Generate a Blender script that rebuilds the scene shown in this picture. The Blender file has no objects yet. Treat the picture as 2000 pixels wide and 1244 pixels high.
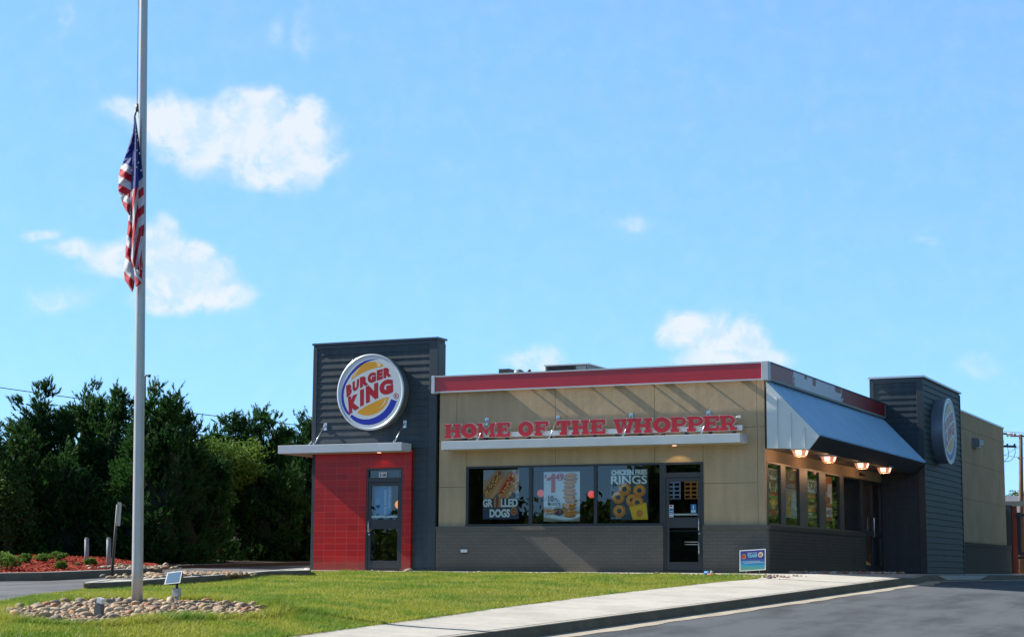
import bpy, math, random
import numpy as np
from mathutils import Vector, Matrix, noise
from mathutils.geometry import tessellate_polygon
random.seed(7); RNG = np.random.default_rng(7)

# ------------------------------------------------------------------ camera, world, sun, exposure
scene = bpy.context.scene
col = scene.collection
F_PX = 3491.395            # focal length for a 2000 px wide picture
ROT = np.array([[0.90615573, 0.42289798, 0.00625265],
                [0.05311947, -0.12846233, 0.99029074],
                [0.41959519, -0.89702549, -0.13887099]])
CAM = np.array([11.6172693, -38.0093703, 0.02492013])
cd = bpy.data.cameras.new('camera'); cam = bpy.data.objects.new('camera', cd); col.objects.link(cam)
cd.sensor_width = 36; cd.lens = F_PX/2000*36; cd.clip_start = .1; cd.clip_end = 4000
U_, _, V_ = np.linalg.svd(ROT.T)
cam.matrix_world = Matrix.Translation(CAM) @ Matrix((U_ @ V_).tolist()).to_4x4()
scene.camera = cam

def ray(u, v): return ROT.T @ np.array([(u-1000)/F_PX, -(v-622)/F_PX, -1.])
def hit(u, v, ax, val):                      # a seen point on the plane axis = val
    r = ray(u, v); return CAM + (val-CAM[ax])/r[ax]*r
def dep(u, v, t): return CAM + t*ray(u, v)   # a seen point at a depth in metres

SUN = Vector((1, .092, -.75)).normalized()   # the way the light travels
sl = bpy.data.lights.new('sun', 'SUN'); sl.energy = 5.0; sl.angle = math.radians(.5); sl.color = (1, .93, .82)
so = bpy.data.objects.new('sun', sl); col.objects.link(so); so.rotation_euler = SUN.to_track_quat('-Z', 'Y').to_euler()
scene.view_settings.view_transform = 'Standard'; scene.view_settings.look = 'None'
scene.view_settings.exposure = 0.78; scene.view_settings.gamma = 1; scene.view_settings.use_curve_mapping = False

W = bpy.data.worlds.new('World'); scene.world = W; W.use_nodes = True
class NT:
    def __init__(s, nt): s.t = nt; s.n = nt.nodes; s.l = nt.links
    def node(s, typ, **k):
        n = s.n.new(typ)
        for a, b in k.items(): setattr(n, a, b)
        return n
    def put(s, sock, v):
        if hasattr(v, 'default_value') or hasattr(v, 'is_output'): s.l.new(v, sock)
        else: sock.default_value = v
    def m(s, op, *a, clamp=False):
        n = s.n.new('ShaderNodeMath'); n.operation = op; n.use_clamp = clamp
        for i, v in enumerate(a): s.put(n.inputs[i], v)
        return n.outputs[0]
    def v(s, op, *a):
        n = s.n.new('ShaderNodeVectorMath'); n.operation = op
        for i, v in enumerate(a): s.put(n.inputs[i], v)
        return n.outputs['Value'] if op in ('DOT_PRODUCT', 'LENGTH') else n.outputs[0]
    def xyz(s, x, y, z=0.):
        n = s.n.new('ShaderNodeCombineXYZ')
        for i, v in enumerate((x, y, z)): s.put(n.inputs[i], v)
        return n.outputs[0]
    def sep(s, v):
        n = s.n.new('ShaderNodeSeparateXYZ'); s.l.new(v, n.inputs[0]); return n.outputs
    def noise(s, vec, scale, detail=4, rough=.55, dist=0.):
        n = s.n.new('ShaderNodeTexNoise'); s.l.new(vec, n.inputs['Vector'])
        n.inputs['Scale'].default_value = scale; n.inputs['Detail'].default_value = detail
        n.inputs['Roughness'].default_value = rough; n.inputs['Distortion'].default_value = dist
        return n.outputs['Fac']
    def mix(s, f, a, b):
        n = s.n.new('ShaderNodeMix'); n.data_type = 'RGBA'
        s.put(n.inputs[0], f)
        for i, c in ((6, a), (7, b)):
            if isinstance(c, tuple) and len(c) == 3: c = (*c, 1)
            s.put(n.inputs[i], c)
        return n.outputs[2]
    def ramp(s, f, a, b, lo=0., hi=1., smooth=True):
        n = s.n.new('ShaderNodeMapRange'); n.interpolation_type = 'SMOOTHSTEP' if smooth else 'LINEAR'
        s.put(n.inputs[0], f); n.inputs[1].default_value = a; n.inputs[2].default_value = b
        n.inputs[3].default_value = lo; n.inputs[4].default_value = hi
        return n.outputs[0]

def build_world():
    t = NT(W.node_tree); t.n.clear()
    sky = t.node('ShaderNodeTexSky', sky_type='NISHITA', sun_disc=False)
    sky.sun_elevation = math.asin(-SUN.z); sky.sun_rotation = math.atan2(-SUN.x, -SUN.y)
    sky.altitude = 200; sky.air_density = AIR; sky.dust_density = DUST; sky.ozone_density = OZONE
    d = t.node('ShaderNodeTexCoord').outputs['Generated']
    # clouds live in the sky: every direction is named by its place on a plane that stands fixed in the world
    a = t.v('DOT_PRODUCT', d, tuple(ROT[0])); b = t.v('DOT_PRODUCT', d, tuple(ROT[1])); c = t.v('DOT_PRODUCT', d, tuple(-ROT[2]))
    front = t.ramp(c, .3, .5); cc = t.m('MAXIMUM', c, .2)
    u = t.m('MULTIPLY_ADD', t.m('DIVIDE', a, cc), F_PX/100, 10.); v = t.m('MULTIPLY_ADD', t.m('DIVIDE', b, cc), -F_PX/100, 6.22)
    p = t.xyz(u, v)
    warp = t.node('ShaderNodeTexNoise'); t.l.new(p, warp.inputs['Vector']); warp.inputs['Scale'].default_value = .9; warp.inputs['Detail'].default_value = 3
    w2 = t.v('SCALE', t.v('SUBTRACT', warp.outputs['Color'], (.5, .5, .5))); w2.node.inputs['Scale'].default_value = .55
    pw = t.v('ADD', p, w2)
    blobs = [(3.3,2.3,.8,.45,1),(4.0,2.7,.9,.65,1.1),(4.9,2.6,.9,.75,1.15),(5.2,2.2,.5,.4,1.1),(5.8,2.8,.75,.75,1.0),(5.2,3.3,.85,.4,.9),(2.6,2.15,.6,.3,.62),(6.3,3.1,.5,.3,.7),(6.1,2.2,.35,.3,.9),
             (3.2,5.0,.55,.6,1.15),(3.7,5.5,.8,.55,1.1),(4.3,5.75,.6,.35,.9),(2.3,5.1,.7,.35,.8),(1.5,4.9,.6,.2,.62),(.8,4.6,.5,.15,.5),(3.3,5.95,.7,.25,.8),(3.9,4.95,.3,.3,.9),
             (13.3,6.4,.45,.35,1.1),(13.9,6.6,.5,.45,1.1),(14.6,6.6,.45,.4,1.05),(14.2,7.1,.8,.35,.9),(15.0,6.95,.4,.25,.6),
             (12.4,4.4,.4,.18,.42),(5.95,.7,.25,.6,.34),(5.4,.6,.2,.3,.3),(1.3,.3,.3,.4,.32),(19.2,7.1,.5,.3,.34),(10.5,7.1,.7,.3,.62),(18.2,4.65,.3,.12,.4),(1.1,5.8,.7,.25,.42)]
    dens = None
    for x, y, rx, ry, st in blobs:
        q = t.v('MULTIPLY', t.v('SUBTRACT', pw, (x, y, 0)), (1/rx, 1/ry, 0))
        e = t.m('MULTIPLY', t.m('SUBTRACT', 1.5, t.v('LENGTH', q), clamp=True), st)
        dens = e if dens is None else t.m('SMOOTH_MAX', dens, e, .25)
    n1 = t.noise(pw, 1.9, 9, .62, .15); n0 = t.noise(p, .7, 3, .5)
    dd = t.m('MULTIPLY', dens, t.m('MULTIPLY_ADD', n1, 1.9, .08))
    alpha = t.ramp(dd, .08, .98)
    # sun side of each puff is whiter than its belly: compare the density a little way towards the sun
    n2 = t.noise(t.v('ADD', pw, (-.22, -.2, 0)), 1.9, 5, .6, .15)
    lit = t.m('ADD', t.m('MULTIPLY', t.m('SUBTRACT', n1, n2), 1.7), t.m('SUBTRACT', t.m('MULTIPLY_ADD', n0, 1.2, .06), t.ramp(dd, .5, 1.3, 0, .16)), clamp=True)
    ccol = t.mix(t.ramp(lit, .15, .75), CLOUD_D, CLOUD_L)
    bg = t.node('ShaderNodeBackground'); bg.inputs[1].default_value = SKY_S
    cv = t.node('ShaderNodeVectorMath', operation='SCALE'); t.l.new(ccol, cv.inputs[0]); cv.inputs['Scale'].default_value = 1/SKY_S
    # the photograph's sky is overexposed: a soft shoulder on the sky's own brightness
    g0 = t.node('ShaderNodeVectorMath', operation='SCALE'); t.l.new(sky.outputs[0], g0.inputs[0]); g0.inputs['Scale'].default_value = .15
    gm = t.node('ShaderNodeGamma'); t.l.new(g0.outputs[0], gm.inputs[0]); gm.inputs[1].default_value = .42
    up = t.sep(d)[2]
    sk = t.v('MULTIPLY', t.v('MULTIPLY', gm.outputs[0], tuple(x/SKY_S for x in SKY_TINT)), t.mix(t.ramp(up, .28, .75), (1,1,1), (.42,.35,.29)))
    t.l.new(t.mix(t.m('MULTIPLY', t.m('MULTIPLY', alpha, .88), front), sk, cv.outputs[0]), bg.inputs[0])
    t.l.new(bg.outputs[0], t.node('ShaderNodeOutputWorld').inputs[0])
AIR, DUST, OZONE, SKY_S = .6, 0., 3.0, .12
SKY_TINT = (.338, .578, .80)
CLOUD_D, CLOUD_L = (.38, .49, .60), (.52, .545, .565)
build_world()

# ------------------------------------------------------------------ materials
MATS = {}
def mat(name, color=(.5,.5,.5), rough=.6, metal=0., vary=0., vscale=3., bump=0., bscale=40., spec=.5, emit=None, es=1., coat=0., fn=None, alpha=None):
    if name in MATS: return MATS[name]
    m = bpy.data.materials.new(name); m.use_nodes = True; MATS[name] = m
    t = NT(m.node_tree); b = t.n['Principled BSDF']
    b.inputs['Base Color'].default_value = (*color, 1); b.inputs['Roughness'].default_value = rough
    b.inputs['Metallic'].default_value = metal; b.inputs['Specular IOR Level'].default_value = spec
    b.inputs['Coat Weight'].default_value = coat; b.inputs['Coat Roughness'].default_value = .08
    if emit: b.inputs['Emission Color'].default_value = (*emit, 1); b.inputs['Emission Strength'].default_value = es
    P = None
    if vary or bump or fn: P = t.node('ShaderNodeNewGeometry').outputs['Position']
    if vary:
        n = t.noise(P, vscale, 6, .6); n2 = t.noise(P, vscale*9, 3, .6)
        f = t.m('ADD', t.m('MULTIPLY', n, .7), t.m('MULTIPLY', n2, .3))
        c = t.mix(t.ramp(f, .3, .7), tuple(x*(1-vary) for x in color), tuple(min(1, x*(1+vary)) for x in color))
        t.l.new(c, b.inputs['Base Color'])
    if bump:
        bn = t.node('ShaderNodeBump'); bn.inputs['Strength'].default_value = min(1, bump); bn.inputs['Distance'].default_value = .01*max(1, bump)
        t.l.new(t.noise(P, bscale, 4, .6), bn.inputs['Height']); t.l.new(bn.outputs[0], b.inputs['Normal'])
    if fn: fn(t, b, P)
    return m

def brick_fn(axes, w, h, c1, c2, mortar, msize, offset=.5, bump=.35, tilevar=True):
    def fn(t, b, P):
        s = t.sep(P); vec = t.xyz(s[axes[0]], s[axes[1]])
        br = t.node('ShaderNodeTexBrick'); t.l.new(vec, br.inputs['Vector'])
        br.offset = offset; br.inputs['Scale'].default_value = 1; br.inputs['Brick Width'].default_value = w; br.inputs['Row Height'].default_value = h
        br.inputs['Mortar Size'].default_value = msize; br.inputs['Mortar Smooth'].default_value = .3
        br.inputs['Color1'].default_value = (*c1, 1); br.inputs['Color2'].default_value = (*c2, 1); br.inputs['Mortar'].default_value = (*mortar, 1)
        n = t.noise(P, 1.3, 6, .65)
        c = t.mix(t.ramp(n, .3, .75, 0, .35), br.outputs['Color'], tuple(x*.72 for x in c1))
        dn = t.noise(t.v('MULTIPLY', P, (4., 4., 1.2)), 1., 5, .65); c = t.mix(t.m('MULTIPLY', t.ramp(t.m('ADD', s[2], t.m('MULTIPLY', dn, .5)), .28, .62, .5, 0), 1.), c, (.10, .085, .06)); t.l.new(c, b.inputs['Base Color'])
        bn = t.node('ShaderNodeBump'); bn.inputs['Strength'].default_value = bump; bn.inputs['Distance'].default_value = .006
        hgt = t.m('ADD', t.m('MULTIPLY', br.outputs['Fac'], -1.), t.m('MULTIPLY', t.noise(P, 30, 3), .5))
        t.l.new(hgt, bn.inputs['Height']); t.l.new(bn.outputs[0], b.inputs['Normal'])
    return fn
def streak_fn(c, amt, bumpd=.004):
    def fn(t, b, P):
        s = t.sep(P)
        st = t.noise(t.xyz(t.m('MULTIPLY', s[0], 6.), t.m('MULTIPLY', s[1], 6.), t.m('MULTIPLY', s[2], .7)), 1, 5, .6)
        fine = t.noise(P, 14, 4, .6)
        f = t.m('ADD', t.m('MULTIPLY', st, .6), t.m('MULTIPLY', fine, .4))
        t.l.new(t.mix(t.ramp(f, .35, .7), tuple(x*(1-amt) for x in c), tuple(x*(1+amt*.5) for x in c)), b.inputs['Base Color'])
        bn = t.node('ShaderNodeBump'); bn.inputs['Strength'].default_value = .5; bn.inputs['Distance'].default_value = bumpd
        t.l.new(t.noise(P, 55, 3), bn.inputs['Height']); t.l.new(bn.outputs[0], b.inputs['Normal'])
    return fn
def stucco_fn(c):
    def fn(t, b, P):
        s = t.sep(P)
        big = t.noise(P, .9, 5, .6); fine = t.noise(P, 26, 5, .6)
        st = t.noise(t.xyz(t.m('MULTIPLY', s[0], 5.), t.m('MULTIPLY', s[1], 5.), t.m('MULTIPLY', s[2], .5)), 1, 4, .6)
        f = t.m('ADD', t.m('MULTIPLY', big, .4), t.m('ADD', t.m('MULTIPLY', fine, .25), t.m('MULTIPLY', st, .35)))
        t.l.new(t.mix(t.ramp(f, .32, .68), tuple(x*.80 for x in c), tuple(x*1.08 for x in c)), b.inputs['Base Color'])
        bn = t.node('ShaderNodeBump'); bn.inputs['Strength'].default_value = .55; bn.inputs['Distance'].default_value = .006
        h = t.m('ADD', t.noise(P, 38, 5, .65), t.m('MULTIPLY', t.noise(P, 7, 3, .5), 1.4))
        t.l.new(h, bn.inputs['Height']); t.l.new(bn.outputs[0], b.inputs['Normal'])
    return fn
TAN = (.50, .37, .235)
stucco = mat('stucco', TAN, .95, spec=.1, fn=stucco_fn(TAN))
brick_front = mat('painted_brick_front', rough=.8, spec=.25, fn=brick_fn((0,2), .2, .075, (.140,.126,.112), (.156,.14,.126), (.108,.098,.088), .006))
brick_side_shaded = mat('painted_brick_side_shaded', rough=.8, spec=.25, fn=brick_fn((1,2), .2, .075, (.070,.066,.056), (.082,.076,.064), (.045,.042,.036), .007))  # same brick as the front, the side's shade put into its colour
siding = mat('dark_siding', (.046,.062,.075), .62, spec=.35, fn=streak_fn((.046,.062,.075), .25))
siding_trim = mat('dark_trim', (.036,.046,.055), .5, vary=.12, vscale=2)
siding_side = mat('side_siding', (.050,.074,.074), .6, spec=.35, fn=streak_fn((.050,.074,.074), .22))
alu_frame = mat('bronze_frame', (.045,.045,.048), .4, metal=.3)
red_tile = mat('red_tile', rough=.3, spec=.35, fn=brick_fn((0,2), .318, .154, (.52,.010,.004), (.36,.006,.004), (.50,.11,.08), .003, 0., .2))
metal_light = mat('painted_steel_grey', (.52,.56,.60), .45, vary=.06, vscale=2.5, spec=.4)
metal_white = mat('awning_white_metal', (.66,.70,.72), .42, vary=.05, vscale=2, spec=.45)
metal_roof = mat('awning_ribbed_metal', (.38,.58,.76), .38, metal=.25, vary=.08, vscale=2.)
red_band = mat('red_band', (.46,.006,.010), .3, vary=.1, vscale=1.2, spec=.5, coat=.2)
cap_metal = mat('coping_metal', (.55,.6,.66), .35, metal=.4)
dark_cap = mat('dark_coping', (.06,.085,.12), .35, metal=.3)
steel = mat('bright_steel', (.62,.63,.64), .3, metal=.85)
lamp_white = mat('white_plastic', (.7,.7,.68), .4)
def glass_fn(tint, ior):
    def make(m):
        t = NT(m.node_tree); t.n.clear()
        fr = t.node('ShaderNodeFresnel'); fr.inputs[0].default_value = ior
        tr = t.node('ShaderNodeBsdfTransparent'); tr.inputs[0].default_value = (*tint, 1)
        gl = t.node('ShaderNodeBsdfGlossy'); gl.inputs['Roughness'].default_value = 0.0; gl.inputs[0].default_value = (.95, .97, 1, 1)
        bn = t.node('ShaderNodeBump'); bn.inputs['Strength'].default_value = .12; bn.inputs['Distance'].default_value = .003
        t.l.new(t.noise(t.node('ShaderNodeNewGeometry').outputs['Position'], 1.6, 2), bn.inputs['Height']); t.l.new(bn.outputs[0], gl.inputs['Normal'])
        mx = t.node('ShaderNodeMixShader'); t.l.new(t.m('MULTIPLY', fr.outputs[0], t.m('SUBTRACT', 1., t.node('ShaderNodeNewGeometry').outputs['Backfacing'])), mx.inputs[0]); t.l.new(tr.outputs[0], mx.inputs[1]); t.l.new(gl.outputs[0], mx.inputs[2])
        t.l.new(mx.outputs[0], t.node('ShaderNodeOutputMaterial').inputs[0])
    return make
glass = bpy.data.materials.new('window_glass'); glass.use_nodes = True; glass_fn((.90,.93,.93), 1.75)(glass)

# ------------------------------------------------------------------ mesh helpers
class MB:
    def __init__(s): s.v = []; s.f = []; s.mi = []; s.cur = 0; s.sm = []
    def add(s, vs, fs, smooth=False):
        o = len(s.v); s.v += [tuple(map(float, p)) for p in vs]; s.f += [tuple(i+o for i in f) for f in fs]
        s.mi += [s.cur]*len(fs); s.sm += [smooth]*len(fs); return s
    def box(s, x0, x1, y0, y1, z0, z1):
        x0, x1 = min(x0,x1), max(x0,x1); y0, y1 = min(y0,y1), max(y0,y1); z0, z1 = min(z0,z1), max(z0,z1)
        return s.add([(x0,y0,z0),(x1,y0,z0),(x1,y1,z0),(x0,y1,z0),(x0,y0,z1),(x1,y0,z1),(x1,y1,z1),(x0,y1,z1)],
                     [(0,3,2,1),(4,5,6,7),(0,1,5,4),(1,2,6,5),(2,3,7,6),(3,0,4,7)])
    def prism(s, poly, f0, f1):             # poly 2D; f0,f1 map (a,b)->xyz for the two caps
        n = len(poly); tri = tessellate_polygon([[Vector((a,b,0)) for a,b in poly]])
        vs = [f0(a,b) for a,b in poly] + [f1(a,b) for a,b in poly]
        fs = [tuple(t) for t in tri] + [tuple(i+n for i in reversed(t)) for t in tri] + [(i,(i+1)%n,(i+1)%n+n,i+n) for i in range(n)]
        return s.add(vs, fs)
    def sheet(s, poly, f):
        tri = tessellate_polygon([[Vector((a,b,0)) for a,b in poly]]); return s.add([f(a,b) for a,b in poly], [tuple(t) for t in tri])
    def tube(s, pts, r, n=10, caps=True):
        pts = [Vector(p) for p in pts]; rs = r if hasattr(r, '__len__') else [r]*len(pts); vs = []; fs = []
        d = (pts[1]-pts[0]).normalized(); a = d.orthogonal().normalized()
        for i, p in enumerate(pts):
            d = (pts[min(i+1,len(pts)-1)]-pts[max(i-1,0)]).normalized(); a = (a - d*a.dot(d)).normalized(); b = d.cross(a)
            vs += [p+(a*math.cos(2*math.pi*k/n)+b*math.sin(2*math.pi*k/n))*rs[i] for k in range(n)]
        for i in range(len(pts)-1):
            for k in range(n): fs.append((i*n+k, i*n+(k+1)%n, (i+1)*n+(k+1)%n, (i+1)*n+k))
        s.add(vs, fs, True)
        if caps:
            o = len(s.v)-len(vs); s.f += [tuple(o+k for k in reversed(range(n))), tuple(o+(len(pts)-1)*n+k for k in range(n))]; s.mi += [s.cur]*2; s.sm += [False]*2
        return s
    def grid(s, f, nu, nv, smooth=True):
        vs = [f(i/nu, j/nv) for j in range(nv+1) for i in range(nu+1)]
        return s.add(vs, [(j*(nu+1)+i, j*(nu+1)+i+1, (j+1)*(nu+1)+i+1, (j+1)*(nu+1)+i) for j in range(nv) for i in range(nu)], smooth)
    def build(s, name, mats, parent=None, bevel=0., loc=None):
        me = bpy.data.meshes.new(name); me.from_pydata(s.v, [], s.f); me.update()
        if not isinstance(mats, (list, tuple)): mats = [mats]
        for m in mats: me.materials.append(m)
        me.polygons.foreach_set('material_index', s.mi); me.polygons.foreach_set('use_smooth', s.sm)
        o = bpy.data.objects.new(name, me); col.objects.link(o)
        if loc is not None:
            l = Vector(loc); me.transform(Matrix.Translation(-l)); o.location = l
        if parent: 
            o.parent = parent
            if parent.type == 'EMPTY' or tuple(parent.location) != (0,0,0): o.matrix_parent_inverse = Matrix.Translation(-world_loc(parent))
        if bevel:
            b = o.modifiers.new('bevel', 'BEVEL'); b.width = bevel; b.segments = 2; b.limit_method = 'ANGLE'; b.harden_normals = False
        return o
def world_loc(o):
    l = Vector(o.location)
    if o.parent: l = o.matrix_parent_inverse @ l + world_loc(o.parent)
    return l
def np_mesh(name, verts, k, mats, parent=None, smooth=False, mi=None):
    """verts: (n*k, 3) array, every k vertices one face"""
    verts = np.asarray(verts, np.float32).reshape(-1, 3); n = len(verts)//k
    me = bpy.data.meshes.new(name); me.vertices.add(len(verts)); me.vertices.foreach_set('co', verts.ravel())
    me.loops.add(n*k); me.loops.foreach_set('vertex_index', np.arange(n*k, dtype=np.int32))
    me.polygons.add(n); me.polygons.foreach_set('loop_start', np.arange(0, n*k, k, dtype=np.int32)); me.polygons.foreach_set('loop_total', np.full(n, k, np.int32))
    for m in (mats if isinstance(mats, (list, tuple)) else [mats]): me.materials.append(m)
    if mi is not None: me.polygons.foreach_set('material_index', np.asarray(mi, np.int32))
    me.update(calc_edges=True); me.validate()
    o = bpy.data.objects.new(name, me); col.objects.link(o)
    if parent: o.parent = parent; o.matrix_parent_inverse = Matrix.Translation(-world_loc(parent))
    return o
def tag(o, label=None, cat=None, group=None, kind=None):
    for k, v in (('label', label), ('category', cat), ('group', group), ('kind', kind)):
        if v: o[k] = v
    return o
def thing(name, label, cat, loc=(0,0,0), group=None):
    o = bpy.data.objects.new(name, None); col.objects.link(o); o.location = loc; o.empty_display_size = .2
    return tag(o, label, cat, group)

FONTCACHE = {}
def glyphs(text, bold=.0, spacing=1.0):
    """2D outline mesh of a line of lettering: verts in the unit box (x 0..1, y 0..1) and faces"""
    key = (text, bold, spacing)
    if key in FONTCACHE: return FONTCACHE[key]
    cu = bpy.data.curves.new('lettering', 'FONT'); cu.body = text; cu.size = 1; cu.offset = bold; cu.space_character = spacing; cu.resolution_u = 4; cu.fill_mode = 'FRONT'
    o = bpy.data.objects.new('lettering', cu); col.objects.link(o)
    dg = bpy.context.evaluated_depsgraph_get(); dg.update(); me = bpy.data.meshes.new_from_object(o.evaluated_get(dg))
    vs = [(v.co.x, v.co.y) for v in me.vertices]; fs = [tuple(p.vertices) for p in me.polygons]
    bpy.data.objects.remove(o); bpy.data.curves.remove(cu); bpy.data.meshes.remove(me)
    x0 = min(a for a, b in vs); x1 = max(a for a, b in vs); y0 = min(b for a, b in vs); y1 = max(b for a, b in vs)
    FONTCACHE[key] = ([((a-x0)/(x1-x0), (b-y0)/(y1-y0)) for a, b in vs], fs); return FONTCACHE[key]
def put_text(mb, text, f, a0, a1, b0, b1, bold=.02, spacing=1., quad=None):
    vs, fs = glyphs(text, bold, spacing)
    if quad:
        (x0,y0),(x1,y1),(x2,y2),(x3,y3) = quad      # BL BR TR TL
        pts = [((1-p)*(1-q)*x0+p*(1-q)*x1+p*q*x2+(1-p)*q*x3, (1-p)*(1-q)*y0+p*(1-q)*y1+p*q*y2+(1-p)*q*y3) for p, q in vs]
    else: pts = [(a0+(a1-a0)*p, b0+(b1-b0)*q) for p, q in vs]
    mb.add([f(a, b) for a, b in pts], fs); return mb
# ------------------------------------------------------------------ terrain
def gz(x, y):
    x = np.asarray(x, float); y = np.asarray(y, float)
    h0 = -.03-.04*np.maximum(0, np.minimum(x, 12)-1.1)
    h1 = np.interp(x, [-30,-12,-6,-3.7,-1.7,-.8,.5,1.5,4,12], [-.30,-.37,-.44,-.474,-.555,-.65,-.75,-.795,-.90,-1.1])
    t = np.where(y < 0, -y/17.5, 0); t = np.where(t > 1.3, 1.3+.4*(1-np.exp(-(t-1.3)/.8)), t)
    back = np.where((y > -3) & (x < -12.5), .02*np.clip(y+3, 0, 12)*np.clip((-12.5-x)/2, 0, 1), 0)
    return h0+(h1-h0)*t+back
def g1(x, y): return float(gz(x, y))
def gh(u, v, off=0.):                        # a seen point on the terrain
    r = ray(u, v)
    for t in np.arange(14, 75, .02):
        p = CAM+t*r
        if p[2] <= g1(p[0], p[1])+off: return p
    return CAM+75*r
def kx(y): return np.where(np.asarray(y, float) < 1.0, 3.0+.086*np.minimum(y, 0), np.where(np.asarray(y, float) < 7., 3.0-.17*(np.asarray(y, float)-1), 1.98))
def road_z(x, y):
    k = kx(y); return gz(k, y)-.13-.055*np.clip(x-k, 0, 9)

concrete = mat('concrete', (.47,.455,.42), .9, vary=.16, vscale=1.1, bump=.3, bscale=60, spec=.15)
kerb_mat = mat('stained_shaded_kerb', (.18,.145,.105), .9, vary=.2, vscale=2.2, bump=.5, bscale=45, spec=.15)  # darker than the tops: stain, plus shade of the faces put into the colour
def asph_fn(c):
    def fn(t, b, P):
        s = t.sep(P); n = t.noise(P, .35, 6, .65); sp = t.noise(P, 90, 2, .6)
        st = t.noise(t.xyz(t.m('MULTIPLY', s[0], 1.2), t.m('MULTIPLY', s[1], .25), 0.), 1.3, 6, .65)
        f = t.m('ADD', t.m('MULTIPLY', n, .5), t.m('MULTIPLY', st, .5))
        c1 = t.mix(t.ramp(f, .38, .58), tuple(x*.55 for x in c), tuple(x*1.25 for x in c))
        t.l.new(t.mix(t.ramp(sp, .5, .78), c1, tuple(x*2.2 for x in c)), b.inputs['Base Color'])
        bn = t.node('ShaderNodeBump'); bn.inputs['Strength'].default_value = .6; bn.inputs['Distance'].default_value = .006
        t.l.new(t.noise(P, 60, 3), bn.inputs['Height']); t.l.new(bn.outputs[0], b.inputs['Normal'])
    return fn
asphalt = mat('asphalt', rough=.82, spec=.3, fn=asph_fn((.078,.088,.10)))
asphalt2 = mat('asphalt_lane', rough=.8, spec=.3, fn=asph_fn((.105,.11,.12)))
dirt = mat('dirt', (.19,.135,.08), .95, vary=.3, vscale=5, bump=.6, bscale=30)
def soil_fn(t, b, P):
    n = t.noise(P, 1.1, 6, .6); f = t.noise(P, 35, 4, .7)
    c = t.mix(t.ramp(n, .35, .65), (.10,.135,.025), (.17,.18,.04)); t.l.new(t.mix(t.ramp(f, .5, .75, 0, .7), c, (.19,.155,.07)), b.inputs['Base Color'])
lawn_soil = mat('lawn_soil', rough=.95, spec=.05, fn=soil_fn)
def blade_mat(name, c1, c2, c3, sc=.8, spec=.12):
    m = bpy.data.materials.new(name); m.use_nodes = True; t = NT(m.node_tree); t.n.clear()
    P = t.node('ShaderNodeNewGeometry').outputs['Position']
    n = t.noise(P, sc, 5, .6); f = t.noise(P, 55, 2, .6)
    c = t.mix(t.ramp(n, .40, .58), c1, c2); c = t.mix(t.ramp(f, .5, .72), c, c3)
    d = t.node('ShaderNodeBsdfPrincipled'); t.l.new(c, d.inputs['Base Color']); d.inputs['Roughness'].default_value = .55; d.inputs['Specular IOR Level'].default_value = spec
    tr = t.node('ShaderNodeBsdfTranslucent'); t.l.new(c, tr.inputs[0])
    mx = t.node('ShaderNodeMixShader'); mx.inputs[0].default_value = .42; t.l.new(d.outputs[0], mx.inputs[1]); t.l.new(tr.outputs[0], mx.inputs[2])
    t.l.new(mx.outputs[0], t.node('ShaderNodeOutputMaterial').inputs[0]); MATS[name] = m; return m
grass_mat = blade_mat('grass_blades', (.12,.25,.015), (.33,.36,.04), (.50,.50,.16), spec=.3)

def sheet(name, xs, ys, zf, m, kind='structure', parent=None, label=None, cat=None):
    X, Y = np.meshgrid(xs, ys); Z = zf(X, Y); n, k = X.shape
    v = np.stack([X, Y, Z], -1).reshape(-1, 3)
    f = [(j*k+i, j*k+i+1, (j+1)*k+i+1, (j+1)*k+i) for j in range(n-1) for i in range(k-1)]
    mb = MB(); mb.add(v.tolist(), f, True); return tag(mb.build(name, m, parent), label, cat, None, kind)
far = np.concatenate([[-900,-500,-250,-120], np.arange(-60, 61, 4), [120,250,500,900]])
sheet('ground', far, far, lambda X, Y: gz(np.clip(X,-40,40), np.clip(Y,-45,40))-.55+np.where(Y > 45, .0, 0), dirt)

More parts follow.
